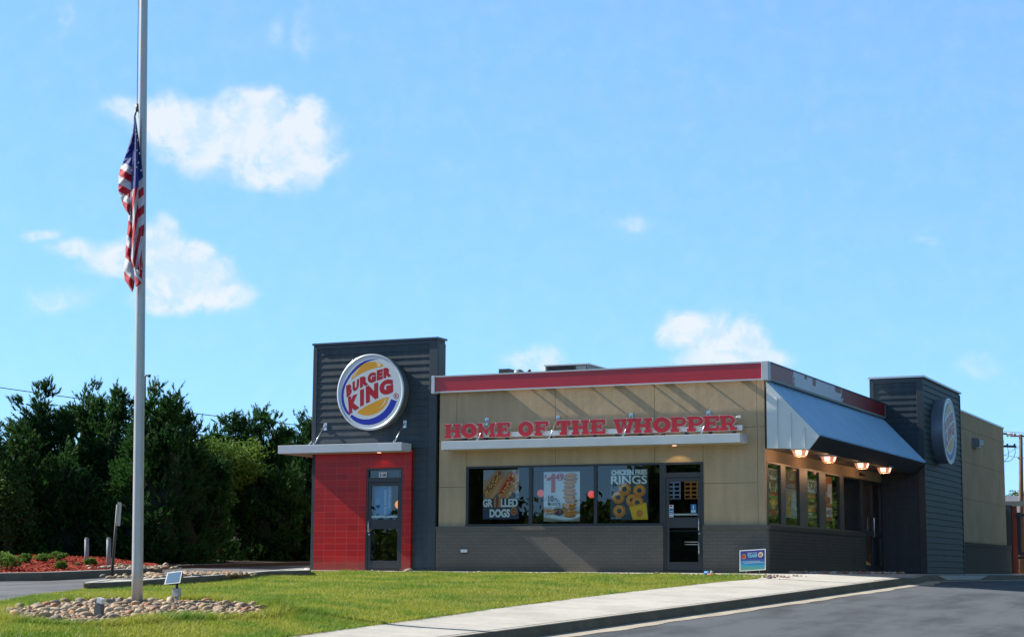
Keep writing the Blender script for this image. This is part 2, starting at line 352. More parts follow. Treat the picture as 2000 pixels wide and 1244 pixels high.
# lawn outline
LAWN = [(-9.9,-1.0),(-10.39,-1.85),(-10.07,-3.48),(-9.39,-5.76),(-8.56,-8.84),(-7.79,-11.97),(-7.35,-13.81),(-6.86,-14.82),(-6.29,-16.37),(-5.27,-18.45),(-4.0,-20.6),(-2.6,-22.6),(-1.2,-25),(.05,-28),
        (.03,-19.5),(0,-15.7),(-.06,-12.9),(0,-8.8),(.25,-4.45),(.55,-2.6),(.45,-1.55),(-.2,-1.25),(-1.9,-1.2),(-4.5,-1.15),(-7.4,-1.2),(-9.2,-1.1)]
def inside(poly, x, y):
    c = np.zeros(x.shape, bool); n = len(poly)
    for i in range(n):
        x0, y0 = poly[i]; x1, y1 = poly[(i+1)%n]
        if y0 == y1: continue
        c ^= ((y0 > y) != (y1 > y)) & (x < (x1-x0)*(y-y0)/(y1-y0)+x0)
    return c
def poly_sheet(name, poly, zf, m, step=.5, **k):
    xs = [p[0] for p in poly]; ys = [p[1] for p in poly]
    mb = MB()
    # clip a fine grid against the outline by subdividing the tessellated outline
    import bmesh
    bm = bmesh.new(); vs = [bm.verts.new((a, b, 0)) for a, b in poly]; bm.faces.new(vs)
    for ax in (0, 1):
        lo, hi = (min(xs), max(xs)) if ax == 0 else (min(ys), max(ys)); c = math.floor(lo/step)*step+step
        while c < hi:
            nrm = (1,0,0) if ax == 0 else (0,1,0); co = (c,0,0) if ax == 0 else (0,c,0)
            bmesh.ops.bisect_plane(bm, geom=bm.verts[:]+bm.edges[:]+bm.faces[:], plane_co=co, plane_no=nrm); c += step
    bm.verts.index_update()
    mb.add([(v.co.x, v.co.y, float(zf(v.co.x, v.co.y))) for v in bm.verts], [tuple(v.index for v in f.verts) for f in bm.faces], True); bm.free()
    o = mb.build(name, m, k.get('parent')); return tag(o, k.get('label'), k.get('cat'), None, k.get('kind', 'structure'))
poly_sheet('lawn_soil', LAWN, gz, lawn_soil)

STONES = [(-3.05,-21.2),(-3.8,-20.3),(-4.3,-19.2),(-4.66,-17.9),(-4.5,-17.0),(-3.37,-16.35),(-2.4,-16.5),(-1.6,-17.1),(-1.2,-17.8),(-1.5,-18.7),(-1.62,-19.5),(-1.66,-20.23),(-1.68,-20.83),(-2.08,-21.26),(-2.5,-21.4)]
poly_sheet('stone_bed_soil', STONES, lambda x, y: gz(x, y)+.012, dirt, .6)
# grass blades
def blades(n, bx, dens_near):
    x = RNG.uniform(bx[0], bx[1], n); y = RNG.uniform(bx[2], bx[3], n)
    k = inside(LAWN, x, y) & ~inside(STONES, x, y); return x[k], y[k]
gx, gy = [], []
for n, b in ((250000, (-11,.6,-26,-.9)), (230000, (-8,.5,-24.5,-14))):
    a, c = blades(n, b, 1); gx.append(a); gy.append(c)
# a ragged fringe of longer blades round the stones, along the walk and along the lane
def fringe(poly, per, w, closed=True):
    X, Y = [], []
    for i in range(len(poly)-(0 if closed else 1)):
        a = np.array(poly[i]); b = np.array(poly[(i+1) % len(poly)]); L = np.linalg.norm(b-a); k = int(L*per); t = RNG.uniform(0, 1, k)
        p = a+(b-a)*t[:, None]+RNG.normal(0, w, (k, 2)); X.append(p[:, 0]); Y.append(p[:, 1])
    return np.concatenate(X), np.concatenate(Y)
fx, fy = fringe(STONES, 1100, .07); ex, ey = fringe(LAWN[9:23], 300, .02, False); lx, ly = fringe(LAWN[0:10], 350, .03, False)
nb = [len(a) for a in gx]
X = np.concatenate(gx+[fx, ex, lx]); Y = np.concatenate(gy+[fy, ey, ly]); N = len(X)
hgt = RNG.uniform(.025, .06, N)*(.75+.5*np.sin(X*1.7+Y*.9)**2); hgt[sum(nb):sum(nb)+len(fx)] *= 2.1; hgt[sum(nb)+len(fx):] *= 1.25
lush = np.exp(-((X+1.3)**2+(Y+17.2)**2)/.5); hgt *= 1+1.0*lush
ang = RNG.uniform(0, 2*math.pi, N); lean = RNG.normal(0, .55, (N, 2))*hgt[:, None]; w = RNG.uniform(.0035, .0075, N)
Z = gz(X, Y)-.004
b0 = np.stack([X-np.cos(ang)*w, Y-np.sin(ang)*w, Z], 1); b1 = np.stack([X+np.cos(ang)*w, Y+np.sin(ang)*w, Z], 1); b2 = np.stack([X+lean[:, 0], Y+lean[:, 1], Z+hgt], 1)
tag(np_mesh('grass', np.stack([b0, b1, b2], 1), 3, grass_mat), 'sunlit bright green mown grass in front of the restaurant', 'grass', kind='stuff')

# ------------------------------------------------------------------ walk, kerb, gutter, roads
def strip(name, ys, prof, m, mi=None, smooth=True):
    """prof(y) -> list of (x, z) points"""
    mb = MB(); P = [prof(y) for y in ys]; k = len(P[0])
    mb.add([(x, y, z) for y, pr in zip(ys, P) for x, z in pr], [(j*k+i, j*k+i+1, (j+1)*k+i+1, (j+1)*k+i) for j in range(len(ys)-1) for i in range(k-1)], smooth)
    if mi: mb.mi = [mi[i] for j in range(len(ys)-1) for i in range(k-1)]
    return tag(mb.build(name, m), kind='structure')
walk_in = lambda y: float(np.interp(y, [-28,-19.5,-15.7,-12.9,-8.8,-4.45,-2.6], [.05,.03,0,-.06,0,.25,.55]))
ysl = list(np.arange(-30, -2.6, .5))+[-2.6]
def slab(x0f, x1f):
    def prof(y):
        a, b = x0f(y), x1f(y); return [(a+(b-a)*i/6, g1(a+(b-a)*i/6, y)+.006) for i in range(7)]
    return prof
# slabs about 1.5 m long with 8 mm joints
mb = MB(); y = -30.0
edge = lambda y: float(kx(y))-.15
while y < -2.7:
    y2 = min(y+1.52, -2.6); a0, a1, c0, c1 = walk_in(y), walk_in(y2-.012), edge(y), edge(y2-.012)
    n = 5
    mb.add([(a0+(c0-a0)*i/n, y, g1(a0+(c0-a0)*i/n, y)+.006) for i in range(n+1)]+[(a1+(c1-a1)*i/n, y2-.012, g1(a1+(c1-a1)*i/n, y2-.012)+.006) for i in range(n+1)],
           [(i, i+1, n+2+i, n+1+i) for i in range(n)]); y = y2
tag(mb.build('sidewalk', concrete), kind='structure')
# apron round the building and along its right side
def apron_poly(): 
    L = [(.45,-1.55),(.55,-2.6)]+[(edge(y), y) for y in (-2.6,-1,0,1,2.5,4,5.5,7,9,12,20,34)]+[(-.3,34),(-.3,.2),(-12.3,.2),(-12.3,-.3),(-11.6,-.55)]
    L += [(-9.9,-.8),(-9.2,-1.0),(-7.4,-1.1),(-4.5,-1.05),(-1.9,-1.1),(-.2,-1.15)]
    return L
poly_sheet('apron', apron_poly(), lambda x, y: gz(x, y)+.008, concrete, 1.2)
RAMP0, RAMP1 = 8.5, 15.5                     # dropped kerb beside the building
def kerb_prof(y):
    k = float(kx(y)); zt = g1(k, y)+.006; zr = float(road_z(k+.02, y)); d = 0
    if RAMP0 < y < RAMP1: d = min(1, (y-RAMP0)/1.2, (RAMP1-y)/1.2)*.115
    zt2 = zt-d
    return [(k-.152, zt+.002), (k-.04, zt2+.002), (k-.02, zt2-.006), (k+.005, zt2-.03), (k+.03, max(zr+.006, zt2-.11)), (k+.045, zr+.004)]
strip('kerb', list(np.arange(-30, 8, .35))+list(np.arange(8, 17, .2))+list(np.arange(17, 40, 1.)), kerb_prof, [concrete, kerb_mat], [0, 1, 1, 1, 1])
def gut_w(y): return .34+.03*math.sin(y*1.7)+.02*math.sin(y*5.3+1)
strip('gutter', list(np.arange(-30, 40, .25)), lambda y: [(float(kx(y))+.045, float(road_z(float(kx(y))+.045, y))+.004), (float(kx(y))+.045+gut_w(y), float(road_z(float(kx(y))+.045+gut_w(y), y))+.006)], mat('gutter_concrete', (.40,.355,.29), .9, vary=.2, vscale=1.8, bump=.4, bscale=50))
mb = MB(); ys = np.concatenate([np.arange(-60, 45, 1.), [60, 100, 300]]); off = [0,.2,.5,1,2,3,4,6,9,14,25,60]
V = [(float(kx(min(y, 40)))-.05+o, y, float(road_z(float(kx(min(y,40)))-.05+o, min(y, 40)))-.0) for y in ys for o in off]; k = len(off)
mb.add(V, [(j*k+i, j*k+i+1, (j+1)*k+i+1, (j+1)*k+i) for j in range(len(ys)-1) for i in range(k-1)], True)
tag(mb.build('road', asphalt), kind='structure')
# left lane
lane = lambda X, Y: gz(X, Y)-.035
poly_sheet('drive_lane', [(-45,-45),(0,-45),(0,-29),(-2,-19),(-6,-10),(-8.5,-2),(-11.7,-.2),(-12.4,2),(-12.4,60),(-45,60)], lane, asphalt2, 2.0)

# ---- island kerbs on the left
def ribbon_kerb(name, pts, w, h, m, base=-.05):
    """raised kerb along pts with a rounded top; one mesh"""
    P = [Vector((p[0], p[1], 0)) for p in pts]; fine = []
    for i in range(len(P)-1):
        n = max(1, int((P[i+1]-P[i]).length/.3))
        fine += [P[i].lerp(P[i+1], k/n) for k in range(n)]
    fine.append(P[-1]); mb = MB(); prof = [(-.5,base),(-.5,h*.72),(-.42,h*.93),(-.25,h),(.25,h),(.42,h*.93),(.5,h*.72),(.5,base)]; V = []
    for i, p in enumerate(fine):
        d = (fine[min(i+1, len(fine)-1)]-fine[max(i-1, 0)]).normalized(); n = Vector((d.y, -d.x, 0)); z = g1(p.x, p.y)
        V += [(p.x+n.x*a*w, p.y+n.y*a*w, z+b) for a, b in prof]
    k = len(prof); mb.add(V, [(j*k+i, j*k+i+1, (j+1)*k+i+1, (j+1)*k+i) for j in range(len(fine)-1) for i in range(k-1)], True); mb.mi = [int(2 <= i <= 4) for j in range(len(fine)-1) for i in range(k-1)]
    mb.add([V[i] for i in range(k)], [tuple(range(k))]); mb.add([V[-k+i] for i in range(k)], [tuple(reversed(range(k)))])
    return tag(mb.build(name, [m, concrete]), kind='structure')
def march(u, v, zf, t0=14, t1=90):
    r = ray(u, v)
    for t in np.arange(t0, t1, .02):
        p = CAM+t*r
        if p[2] <= float(zf(p[0], p[1])): return p
    return CAM+t1*r
near = [gh(u, v) for u, v in ((168,1152),(200,1151),(255,1148),(300,1144),(368,1139),(470,1131),(563,1122),(600,1119))]
backp = [gh(u, v, .12) for u, v in ((600,1113),(500,1115),(400,1117.5),(350,1120.5),(300,1126),(258,1130),(215,1131))]
ISL = [(p[0], p[1]) for p in near]+[(p[0], p[1]) for p in backp]
poly_sheet('traffic_island_top', [(a, b) for a, b in ISL], lambda x, y: gz(x, y)+.112, concrete, .5)
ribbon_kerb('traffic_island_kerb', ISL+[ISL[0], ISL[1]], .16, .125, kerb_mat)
fk = [gh(u, v) for u, v in ((-60,1132),(0,1131),(80,1130),(145,1127),(200,1124.5),(258,1122),(300,1118.5),(314,1115.5))]
FK = [(p[0]-.05, p[1]) for p in fk]; FK = [(-12.9, -15.0)]+FK+[(FK[-1][0]-.5, FK[-1][1]+.5), (FK[-1][0]-2.0, FK[-1][1]+.7), (-22, FK[-1][1]+1.6)]
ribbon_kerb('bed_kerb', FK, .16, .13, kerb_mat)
def bedz(x, y):
    x = np.asarray(x, float); y = np.asarray(y, float)
    m = np.clip((-12.9-x)/4.5, 0, 1); n = np.clip((.8-y)/3.5, 0, 1)
    return gz(x, y)+.10+.26*(m*m*(3-2*m))*n+.012*np.sin(x*3.1+y*2.3)
mulch = mat('red_mulch', (.31,.055,.035), .95, vary=.45, vscale=22, bump=1, bscale=60, spec=.1)
poly_sheet('mulch_bed', FK+[(-30, FK[-1][1]+1.6), (-30, -15)], bedz, mulch, .5)
# mulch chips
def chips(poly, n, zf, s, mt, name, label, cat, zs=.3):
    xs = [p[0] for p in poly]; ys = [p[1] for p in poly]
    x = RNG.uniform(min(xs), max(xs), n); y = RNG.uniform(min(ys), max(ys), n); k = inside(poly, x, y); x, y = x[k], y[k]; n = len(x)
    a = RNG.uniform(0, 6.283, n); L = RNG.uniform(.4, 1, n)*s; w = L*.3; tz = RNG.normal(0, zs, n)*L; z = zf(x, y)+.012
    d = np.stack([np.cos(a)*L, np.sin(a)*L, tz], 1); q = np.stack([-np.sin(a)*w, np.cos(a)*w, RNG.normal(0, .3, n)*w], 1); c = np.stack([x, y, z], 1)
    return tag(np_mesh(name, np.stack([c-d-q, c+d-q, c+d+q, c-d+q], 1), 4, mt), label, cat, kind='stuff')
chips([(a, b) for a, b in FK[:9]]+[(-17, -1.5), (-26, -1), (-26, -15)], 42000, bedz, .045, mulch, 'mulch_chips', 'red wood mulch chips covering the planting bed by the lane', 'mulch')
litter = mat('leaf_litter', (.035,.025,.018), .95, vary=.4, vscale=8, bump=1, bscale=25)
poly_sheet('tree_bed', [(-15.8, .2), (-15.8, 60), (-34, 60), (-34, .2)], lambda x, y: gz(x, y)+.03+.03*np.clip((-16-x), 0, 3), litter, 1.5)
ribbon_kerb('tree_bed_kerb', [(-15.75, .3), (-15.75, 60)], .16, .05, litter)  # dark litter tone puts the tree shade into the kerb's colour

# ------------------------------------------------------------------ the restaurant
B = thing('restaurant_building', 'tan and dark grey fast food restaurant with red tiled entrance and ribbed metal awning', 'restaurant', (0, 0, 0))
WX0, WX1, WZ0, WZ1 = -7.335, -1.43, 1.02, 2.425         # opening of the front window row and door
G = .008
def panel(mb, x0, x1, z0, z1, y0=0., y1=.06): mb.box(x0+G/2, x1-G/2, y0, y1, z0+G/2, z1-G/2)
mb = MB()
PZ = 3.18; FZ = 4.60
for x0, x1 in ((-8.06,-7.6),(-7.6,-5.03),(-5.03,-2.58),(-2.58,-.17)):
    panel(mb, x0, x1, PZ if x1 > -2.6 else 3.06, FZ)
mb.box(-.17+G/2, .0, 0, .06, PZ+G/2, FZ)
for x0, x1 in ((-7.335,-5.03),(-5.03,-2.58),(-2.58,-1.43)): panel(mb, x0, x1, 2.425, 3.06 if x1 < -2.5 else PZ)
panel(mb, -8.06, -7.335, 1.95, 3.06); panel(mb, -8.06, -7.335, 1.02, 1.95)
panel(mb, -1.43, -.17, 1.95, PZ); panel(mb, -1.43, -.17, 1.02, 1.95); mb.box(-.17+G/2, 0, 0, .06, 1.02, PZ-G/2)
# backing just behind the joints
mb.box(-8.06, -.02, .045, .12, 2.425, FZ); mb.box(-8.06, -7.335, .045, .12, 1.02, 2.425); mb.box(-1.43, -.02, .045, .12, 1.02, 2.425)
# side wall x = 0
mb.box(-.06, 0, .06, 10.784, 2.43, 4.6); mb.box(-.06, 0, .06, .12, 1.02, 2.43)
mb.build('wall', stucco, B)
# rear wall (taller) with its raised band
mb = MB(); y0 = 15.9
for a, b in ((1.02, 2.45), (2.45, 3.68), (3.68, 4.80)): mb.box(-.1, 0, y0, 30.2, a+G/2, b-G/2)
mb.box(-.1, .012, y0, 30.2, 4.80, 4.90); mb.box(-.1, 0, y0, 30.2, 4.9, 5.33); mb.box(-.3, -.03, y0, 30.1, 1.0, 5.32)
mb.box(-11.3, -.1, 30.0, 30.18, 0, 5.3); mb.box(-11.4, -11.3, .3, 30.1, 0, 4.5)
mb.build('rear_wall', stucco, B)
MB().box(-.35, .03, 15.95, 30.23, 5.33, 5.39).build('rear_coping', cap_metal, B)
# brick base, front and side, with a soldier cap course
mb = MB(); mb.box(-8.1, -2.37, -.05, .1, -.1, .935); mb.box(-8.1, -2.37, -.07, .1, .935, 1.02); mb.box(-1.43, .05, -.05, .1, -.1, .935); mb.box(-1.43, .07, -.07, .1, .935, 1.02)
mb.build('brick_base', brick_front, B)
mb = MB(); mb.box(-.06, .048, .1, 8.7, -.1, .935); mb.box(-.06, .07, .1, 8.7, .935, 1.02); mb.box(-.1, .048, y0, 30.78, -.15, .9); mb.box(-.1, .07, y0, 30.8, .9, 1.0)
mb.build('brick_base_side', brick_side_shaded, B)
roof_m = mat('roof_membrane', (.45,.45,.43), .8, vary=.1)
mb = MB(); mb.box(-11.3, -.1, .36, 21.9, 4.30, 4.36); mb.box(-11.3, -.1, 21.9, 30, 5.0, 5.05); mb.box(-11.3, -.1, 21.9, 22.1, 4.3, 5.33)
mb.build('roof', roof_m, B)

# ---- red band that stands off the wall on brackets: the sun falls through the gap behind it
FY = -.14
mb = MB(); mb.box(-8.10, .0, FY-.03, FY, 4.225, 4.565); mb.build('fascia_panel', red_band, B)
mb = MB(); mb.box(-8.12, .0, FY-.045, FY+.01, 4.19, 4.222); mb.box(-8.12, .0, FY-.045, FY+.01, 4.568, 4.60)
mb.build('fascia_trim', metal_light, B)
MB().box(-8.19, -8.105, FY-.06, .02, 4.18, 4.605).build('fascia_end_post', metal_light, B, .006)
MB().box(.005, .16, FY-.06, .0, 4.185, 4.605).build('fascia_corner_post', metal_light, B, .006)
for x, w in ((-6.35,.10),(-5.135,.11),(-3.417,.12),(-2.198,.11),(-.39,.10),(-5.594,.032),(-4.09,.032),(-2.58,.032),(-1.26,.03)):
    x -= .19; MB().box(x-w/2, x+w/2, FY+.01, 0, 4.31-w/2, 4.31+w/2).build('fascia_bracket', metal_light, B)
MB().box(-8.1, -6.95, FY+.011, 0, 4.2, 4.59).build('fascia_closure', metal_light, B)
# side band: old red face partly peeled to the white beneath
def peel_fn(t, b, P):
    s = t.sep(P); y, z = s[1], s[2]
    n = t.noise(P, 3.5, 7, .7); nf = t.noise(P, 9, 6, .75, 1.2)
    top = t.ramp(z, 4.25, 4.6)
    redm = t.ramp(t.m('ADD', y, t.m('MULTIPLY', t.m('SUBTRACT', n, .5), 1.6)), 6.05, 6.12)
    rust = t.m('MULTIPLY', t.ramp(t.m('ADD', y, t.m('MULTIPLY', t.m('SUBTRACT', nf, .5), 1.2)), 1.75, 1.85, 1, 0), t.ramp(nf, .30, .40))
    rust2 = t.ramp(y, .5, .3, 0, 1)
    drips = None
    for c, w, l in ((2.8, .13, .22), (3.55, .17, .62), (5.75, .35, .42), (6.2, .14, .9)):
        dd = t.m('MULTIPLY', t.ramp(t.m('ABSOLUTE', t.m('SUBTRACT', t.m('ADD', y, t.m('MULTIPLY', t.m('SUBTRACT', nf, .5), .25)), c)), w*.7, w, 1, 0), t.ramp(t.m('ADD', top, t.m('MULTIPLY', t.m('SUBTRACT', n, .5), .4)), 1-l-.02, 1-l+.05))
        drips = dd if drips is None else t.m('MAXIMUM', drips, dd)
    c = t.mix(t.ramp(n, .3, .7), (.62,.64,.72), (.72,.74,.80))
    br = t.mix(nf, (.26,.035,.025), (.32,.09,.05))
    c = t.mix(t.m('MAXIMUM', t.m('MAXIMUM', rust, rust2), drips), c, br)
    c = t.mix(redm, c, (.26,.012,.018)); t.l.new(c, b.inputs['Base Color'])
peel = mat('peeling_band', rough=.4, fn=peel_fn)
MB().box(.13, .16, .0, 10.70, 4.235, 4.575).build('side_fascia_panel', peel, B)
mb = MB(); mb.box(.0, .175, .0, 10.76, 4.577, 4.605); mb.build('side_fascia_coping', dark_cap, B)
mb = MB(); mb.box(.03, .18, .0, 10.72, 4.185, 4.233); mb.box(.13, .17, 10.70, 10.76, 4.19, 4.6); mb.build('side_fascia_trim', mat('dull_trim', (.30,.30,.28), .5), B)
MB().box(-.06, .128, .0, 10.76, 4.24, 4.56).build('side_fascia_core', metal_light, B)

# ---- lap siding towers
def laps_front(mb, x0, x1, z0, z1, y, pitch=.168, p=.016):
    z = z0
    while z < z1-.01:
        zt = min(z+pitch, z1)
        mb.add([(x0,y-p,z),(x1,y-p,z),(x1,y,zt),(x0,y,zt),(x0,y,z),(x1,y,z)], [(0,1,2,3),(4,5,1,0),(0,3,4),(1,5,2)]); z = zt
def laps_side(mb, y0, y1, z0, z1, x, pitch=.165, p=.022):
    z = z0
    while z < z1-.01:
        zt = min(z+pitch, z1)
        mb.add([(x+p,y0,z),(x+p,y1,z),(x,y1,zt),(x,y0,zt),(x,y0,z),(x,y1,z)], [(0,1,2,3),(4,5,1,0),(0,3,4),(1,5,2)]); z = zt
TX0, TX1, TT, TH = -11.575, -8.125, .37, 5.53
mb = MB(); laps_front(mb, TX0+.1, TX1-.2, 2.90, TH-.12, -.03); laps_front(mb, -8.73, TX1-.2, .06, 2.90, -.03); mb.box(TX0, TX1, -.018, TT, 2.43, TH-.02); mb.box(TX0, -9.97, -.018, TT, -.3, 2.43); mb.box(-8.98, TX1, -.018, TT, -.3, 2.43); mb.build('tower_siding', siding, B)
mb = MB(); mb.box(TX0-.015, TX0+.1, -.055, .02, 2.95, TH-.1); mb.box(TX1-.2, TX1+.01, -.055, .01, .0, TH-.1); mb.box(TX1-.05, TX1+.015, .012, TT+.01, 4.5, TH-.1); mb.box(TX0-.012, TX1+.012, -.052, -.0, TH-.12, TH-.03)
mb.build('tower_corner_board', siding_trim, B, .004)
MB().box(TX0-.04, TX1+.04, -.085, TT+.05, TH-.02, TH+.03).build('tower_coping', dark_cap, B, .005)
# red glazed tile field round the left door
mb = MB()
for x0, x1, z0, z1 in ((-11.42,-9.975,-.2,2.86),(-8.975,-8.735,-.2,2.86),(-9.975,-8.975,2.43,2.86)): mb.box(x0, x1, -.13, -.02, z0, z1)
mb.box(-11.42, -11.30, -.02, 3.0, 0, 2.86)
mb.build('red_tile_cladding', red_tile, B)
# right tower
RX0, RX1, RY0, RY1, RH = -.265, 1.185, 10.784, 15.87, 5.31
mb = MB(); laps_front(mb, RX0+.12, RX1-.16, -.148, RH-.15, RY0-.02); mb.box(RX0, RX1, RY0-.008, RY1, -.3, RH-.02); mb.build('side_tower_siding', siding, B)
mb = MB(); mb.box(RX0, RX0+.12, RY0-.045, RY0, 4.3, RH-.06); mb.box(RX1-.16, RX1+.02, RY0-.045, RY0, -.2, RH-.06); mb.box(RX0, RX1+.018, RY0-.04, RY0, RH-.15, RH-.03); mb.build('side_tower_corner_board', siding_trim, B, .004); mb = MB(); mb.box(RX1, RX1+.03, RY1-.06, RY1+.01, -.2, RH-.06)
mb.build('side_tower_corner_board', siding_trim, B, .004)
mb = MB(); laps_side(mb, RY0, RY1-.06, -.165, RH-.05, RX1); mb.build('side_tower_lap_siding', siding_side, B)
MB().box(RX0-.04, RX1+.06, RY0-.09, RY1+.05, RH-.02, RH+.035).build('side_tower_coping', cap_metal, B, .005)

# ---- flat metal canopies hung on rods
def canopy(name, x0, x1, d, z0, z1, m=metal_light, endm=None):
    o = MB().box(x0, x1, -d, -.0, z0, z1).build(name, m, B, .008)
    mb = MB(); mb.box(x0+.03, x1-.03, -d+.03, .0, z0-.004, z0-.001); mb.build('soffit', mat('soffit_tan', (.42,.36,.26), .7), o); return o
C1 = canopy('canopy', -7.72, -.385, .55, 2.80, 3.0)
C2 = MB().box(-12.2, -8.745, -.62, -.131, 2.80, 3.0); C2.box(-12.2, -11.60, -.131, 1.2, 2.80, 3.0)
C2 = C2.build('entrance_canopy', metal_light, B, .008); mb = MB(); mb.box(-12.16, -8.8, -.58, -.135, 2.795, 2.799); mb.box(-12.16, -11.62, -.13, 1.17, 2.795, 2.799); mb.build('soffit', MATS['soffit_tan'], C2)
def rod(x, x2, zt, parent, y0=-.0, d=.5, zb=3.0):
    a = MB().tube([(x, y0-.03, zt), (x2, -d, zb)], .014, 8).build('tie_rod', steel, parent)
    mb = MB(); mb.box(x-.045, x+.045, y0-.012, y0, zt-.11, zt+.07); mb.box(x-.008, x+.008, y0-.06, y0-.012, zt-.04, zt+.03); mb.tube([(x-.02, y0-.045, zt), (x+.02, y0-.045, zt)], .012, 8); mb.build('wall_bracket', steel, a)
    MB().box(x2-.015, x2+.015, -d-.02, -d+.02, zb-.005, zb+.05).build('rod_shoe', steel, a)
for x in (-6.80, -4.965, -3.145, -1.29): rod(x, x, 3.50, C1)
rod(-11.20, -11.20, 3.50, C2, -.045, .58); rod(-8.975, -8.975, 3.50, C2, -.045, .58)
MB().tube([(-11.60, .5, 3.48), (-12.1, .5, 3.0)], .014, 8).build('tie_rod', steel, C2)

# ---- front windows
def window(name, x0, x1, z0, z1, parent, fw=.045, y=.0, left=.04, right=.04, mdep=.07):
    mb = MB(); mb.box(x0, x1, y-.012, y+mdep, z1-fw, z1); mb.box(x0, x1, y-.03, y+mdep, z0, z0+fw+.012); mb.box(x0, x0+left, y-.010, y+mdep, z0+fw+.012, z1-fw); mb.box(x1-right, x1, y-.010, y+mdep, z0+fw+.012, z1-fw)
    o = mb.build(name, alu_frame, parent); MB().box(x0+left, x1-right, y+.02, y+.026, z0+fw+.012, z1-fw).build('pane', glass, o); return o
for x0, x1, l, r in ((-7.335,-5.653,.065,.045),(-5.653,-4.026,.045,.038),(-4.026,-2.37,.038,.09)): window('window', x0, x1, 1.02, 2.425, B, .042, left=l, right=r)
def door(name, x0, x1, zt, y, hinge_right, parent):
    """aluminium storefront door with transom: x0..x1 frame, zt head height"""
    fr = .055; mb = MB(); mb.box(x0, x0+fr, y-.02, y+.09, 0, zt); mb.box(x1-fr, x1, y-.02, y+.09, 0, zt); mb.box(x0+fr, x1-fr, y-.02, y+.09, zt-.045, zt); mb.box(x0+fr, x1-fr, y-.024, y+.09, 2.09, 2.20); mb.box(x0+fr, x1-fr, y-.02, y+.09, .0, .02)
    o = mb.build(name, alu_frame, parent)
    MB().box(x0+fr, x1-fr, y+.03, y+.036, 2.20, zt-.045).build('transom_pane', glass, o)
    a, b = x0+fr+.006, x1-fr-.006; s = .07
    mb = MB(); mb.box(a, a+s, y-.01, y+.035, .03, 2.08); mb.box(b-s, b, y-.01, y+.035, .03, 2.08); mb.box(a+s, b-s, y-.01, y+.035, 2.0, 2.08); mb.box(a+s, b-s, y-.012, y+.035, .97, 1.20); mb.box(a+s, b-s, y-.01, y+.035, .03, .215)
    leaf = mb.build('door_leaf', alu_frame, o); MB().box(a+s, b-s, y+.01, y+.016, 1.20, 2.0).build('upper_pane', glass, leaf); MB().box(a+s, b-s, y+.01, y+.016, .215, .97).build('lower_pane', glass, leaf)
    hx = a+.035 if hinge_right else b-.035
    mb = MB()
    if hinge_right: mb.tube([(hx,y-.012,1.16),(hx,y-.06,1.16),(hx,y-.06,.90),(hx,y-.012,.90)], .014, 8)
    else:
        mb.tube([(hx,y-.012,1.17),(hx,y-.06,1.17),(hx,y-.06,.92),(hx,y-.012,.92)], .013, 8); mb.build('pull_handle', steel, leaf); mb = MB(); mb.tube([(hx,y-.012,.65),(hx,y-.06,.65),(hx,y-.06,.39),(hx,y-.012,.39)], .013, 8); mb.build('pull_handle', steel, leaf); mb = MB(); mb.tube([(hx,y-.012,.655),(hx,y-.05,.655),(a+.45,y-.05,.655),(a+.45,y-.05,.60),(hx-.01,y-.05,.60)], .009, 8)
    mb.build('pull_handle', steel, leaf)
    MB().box(a+s, b-s, y+.02, y+.05, 1.245, 1.285).build('push_bar', mat('push_bar_metal', (.6,.6,.55), .4), leaf)
    mb = MB(); lx = hx; mb.tube([(lx, y-.022, .84), (lx, y-.01, .84)], .018, 10); mb.build('lock', steel, leaf)
    return o
D1 = door('door', -2.37, -1.43, 2.425, 0., False, B)
D2 = door('entrance_door', -9.975, -8.975, 2.43, -.10, True, B)
# side windows and the side door alcove
mbx = [(.10,1.42),(1.42,2.95),(2.95,4.62),(4.62,6.30)]
def swindow(name, y0, y1, z0, z1, lw, rw):
    mb = MB(); mb.box(-.07, .012, y0, y1, z1-.042, z1); mb.box(-.07, .03, y0, y1, z0, z0+.05); mb.box(-.07, .010, y0, y0+lw, z0+.05, z1-.042); mb.box(-.07, .010, y1-rw, y1, z0+.05, z1-.042)
    o = mb.build(name, alu_frame, B); MB().box(-.03, -.024, y0+lw, y1-rw, z0+.05, z1-.042).build('pane', glass, o); return o
swindow('window', .12, 1.36, 1.02, 2.43, .05, .20); swindow('window', 1.36, 2.97, 1.02, 2.43, .18, .30); swindow('window', 2.97, 4.68, 1.02, 2.43, .38, .30); swindow('window', 4.68, 6.60, 1.02, 2.43, .28, .28); swindow('window', 6.60, 8.70, 1.02, 2.43, .1, .1)
mb = MB(); mb.box(-.07, .01, 8.70, 8.80, -.1, 2.43); mb.box(-.07, .01, 10.6, 10.78, -.1, 2.43); mb.box(-.07, .01, 9.68, 9.74, 0, 2.43); mb.box(-.07, .01, 8.8, 10.6, 2.33, 2.43); mb.box(-.07, .008, 8.8, 10.6, .95, 1.1); mb.box(-.07, .008, 8.8, 10.6, -.1, .2)
sd = mb.build('side_door', alu_frame, B); mb = MB()
for a, b in ((8.8,9.68),(9.74,10.6)):
    for c, d in ((.2,.95),(1.1,2.33)): mb.box(-.03, -.024, a, b, c, d)
mb.build('pane', glass, sd)
mb = MB(); mb.tube([(.01,9.6,1.45),(.06,9.6,1.45),(.06,9.6,.95),(.01,9.6,.95)], .014, 8); mb.build('pull_handle', steel, sd)

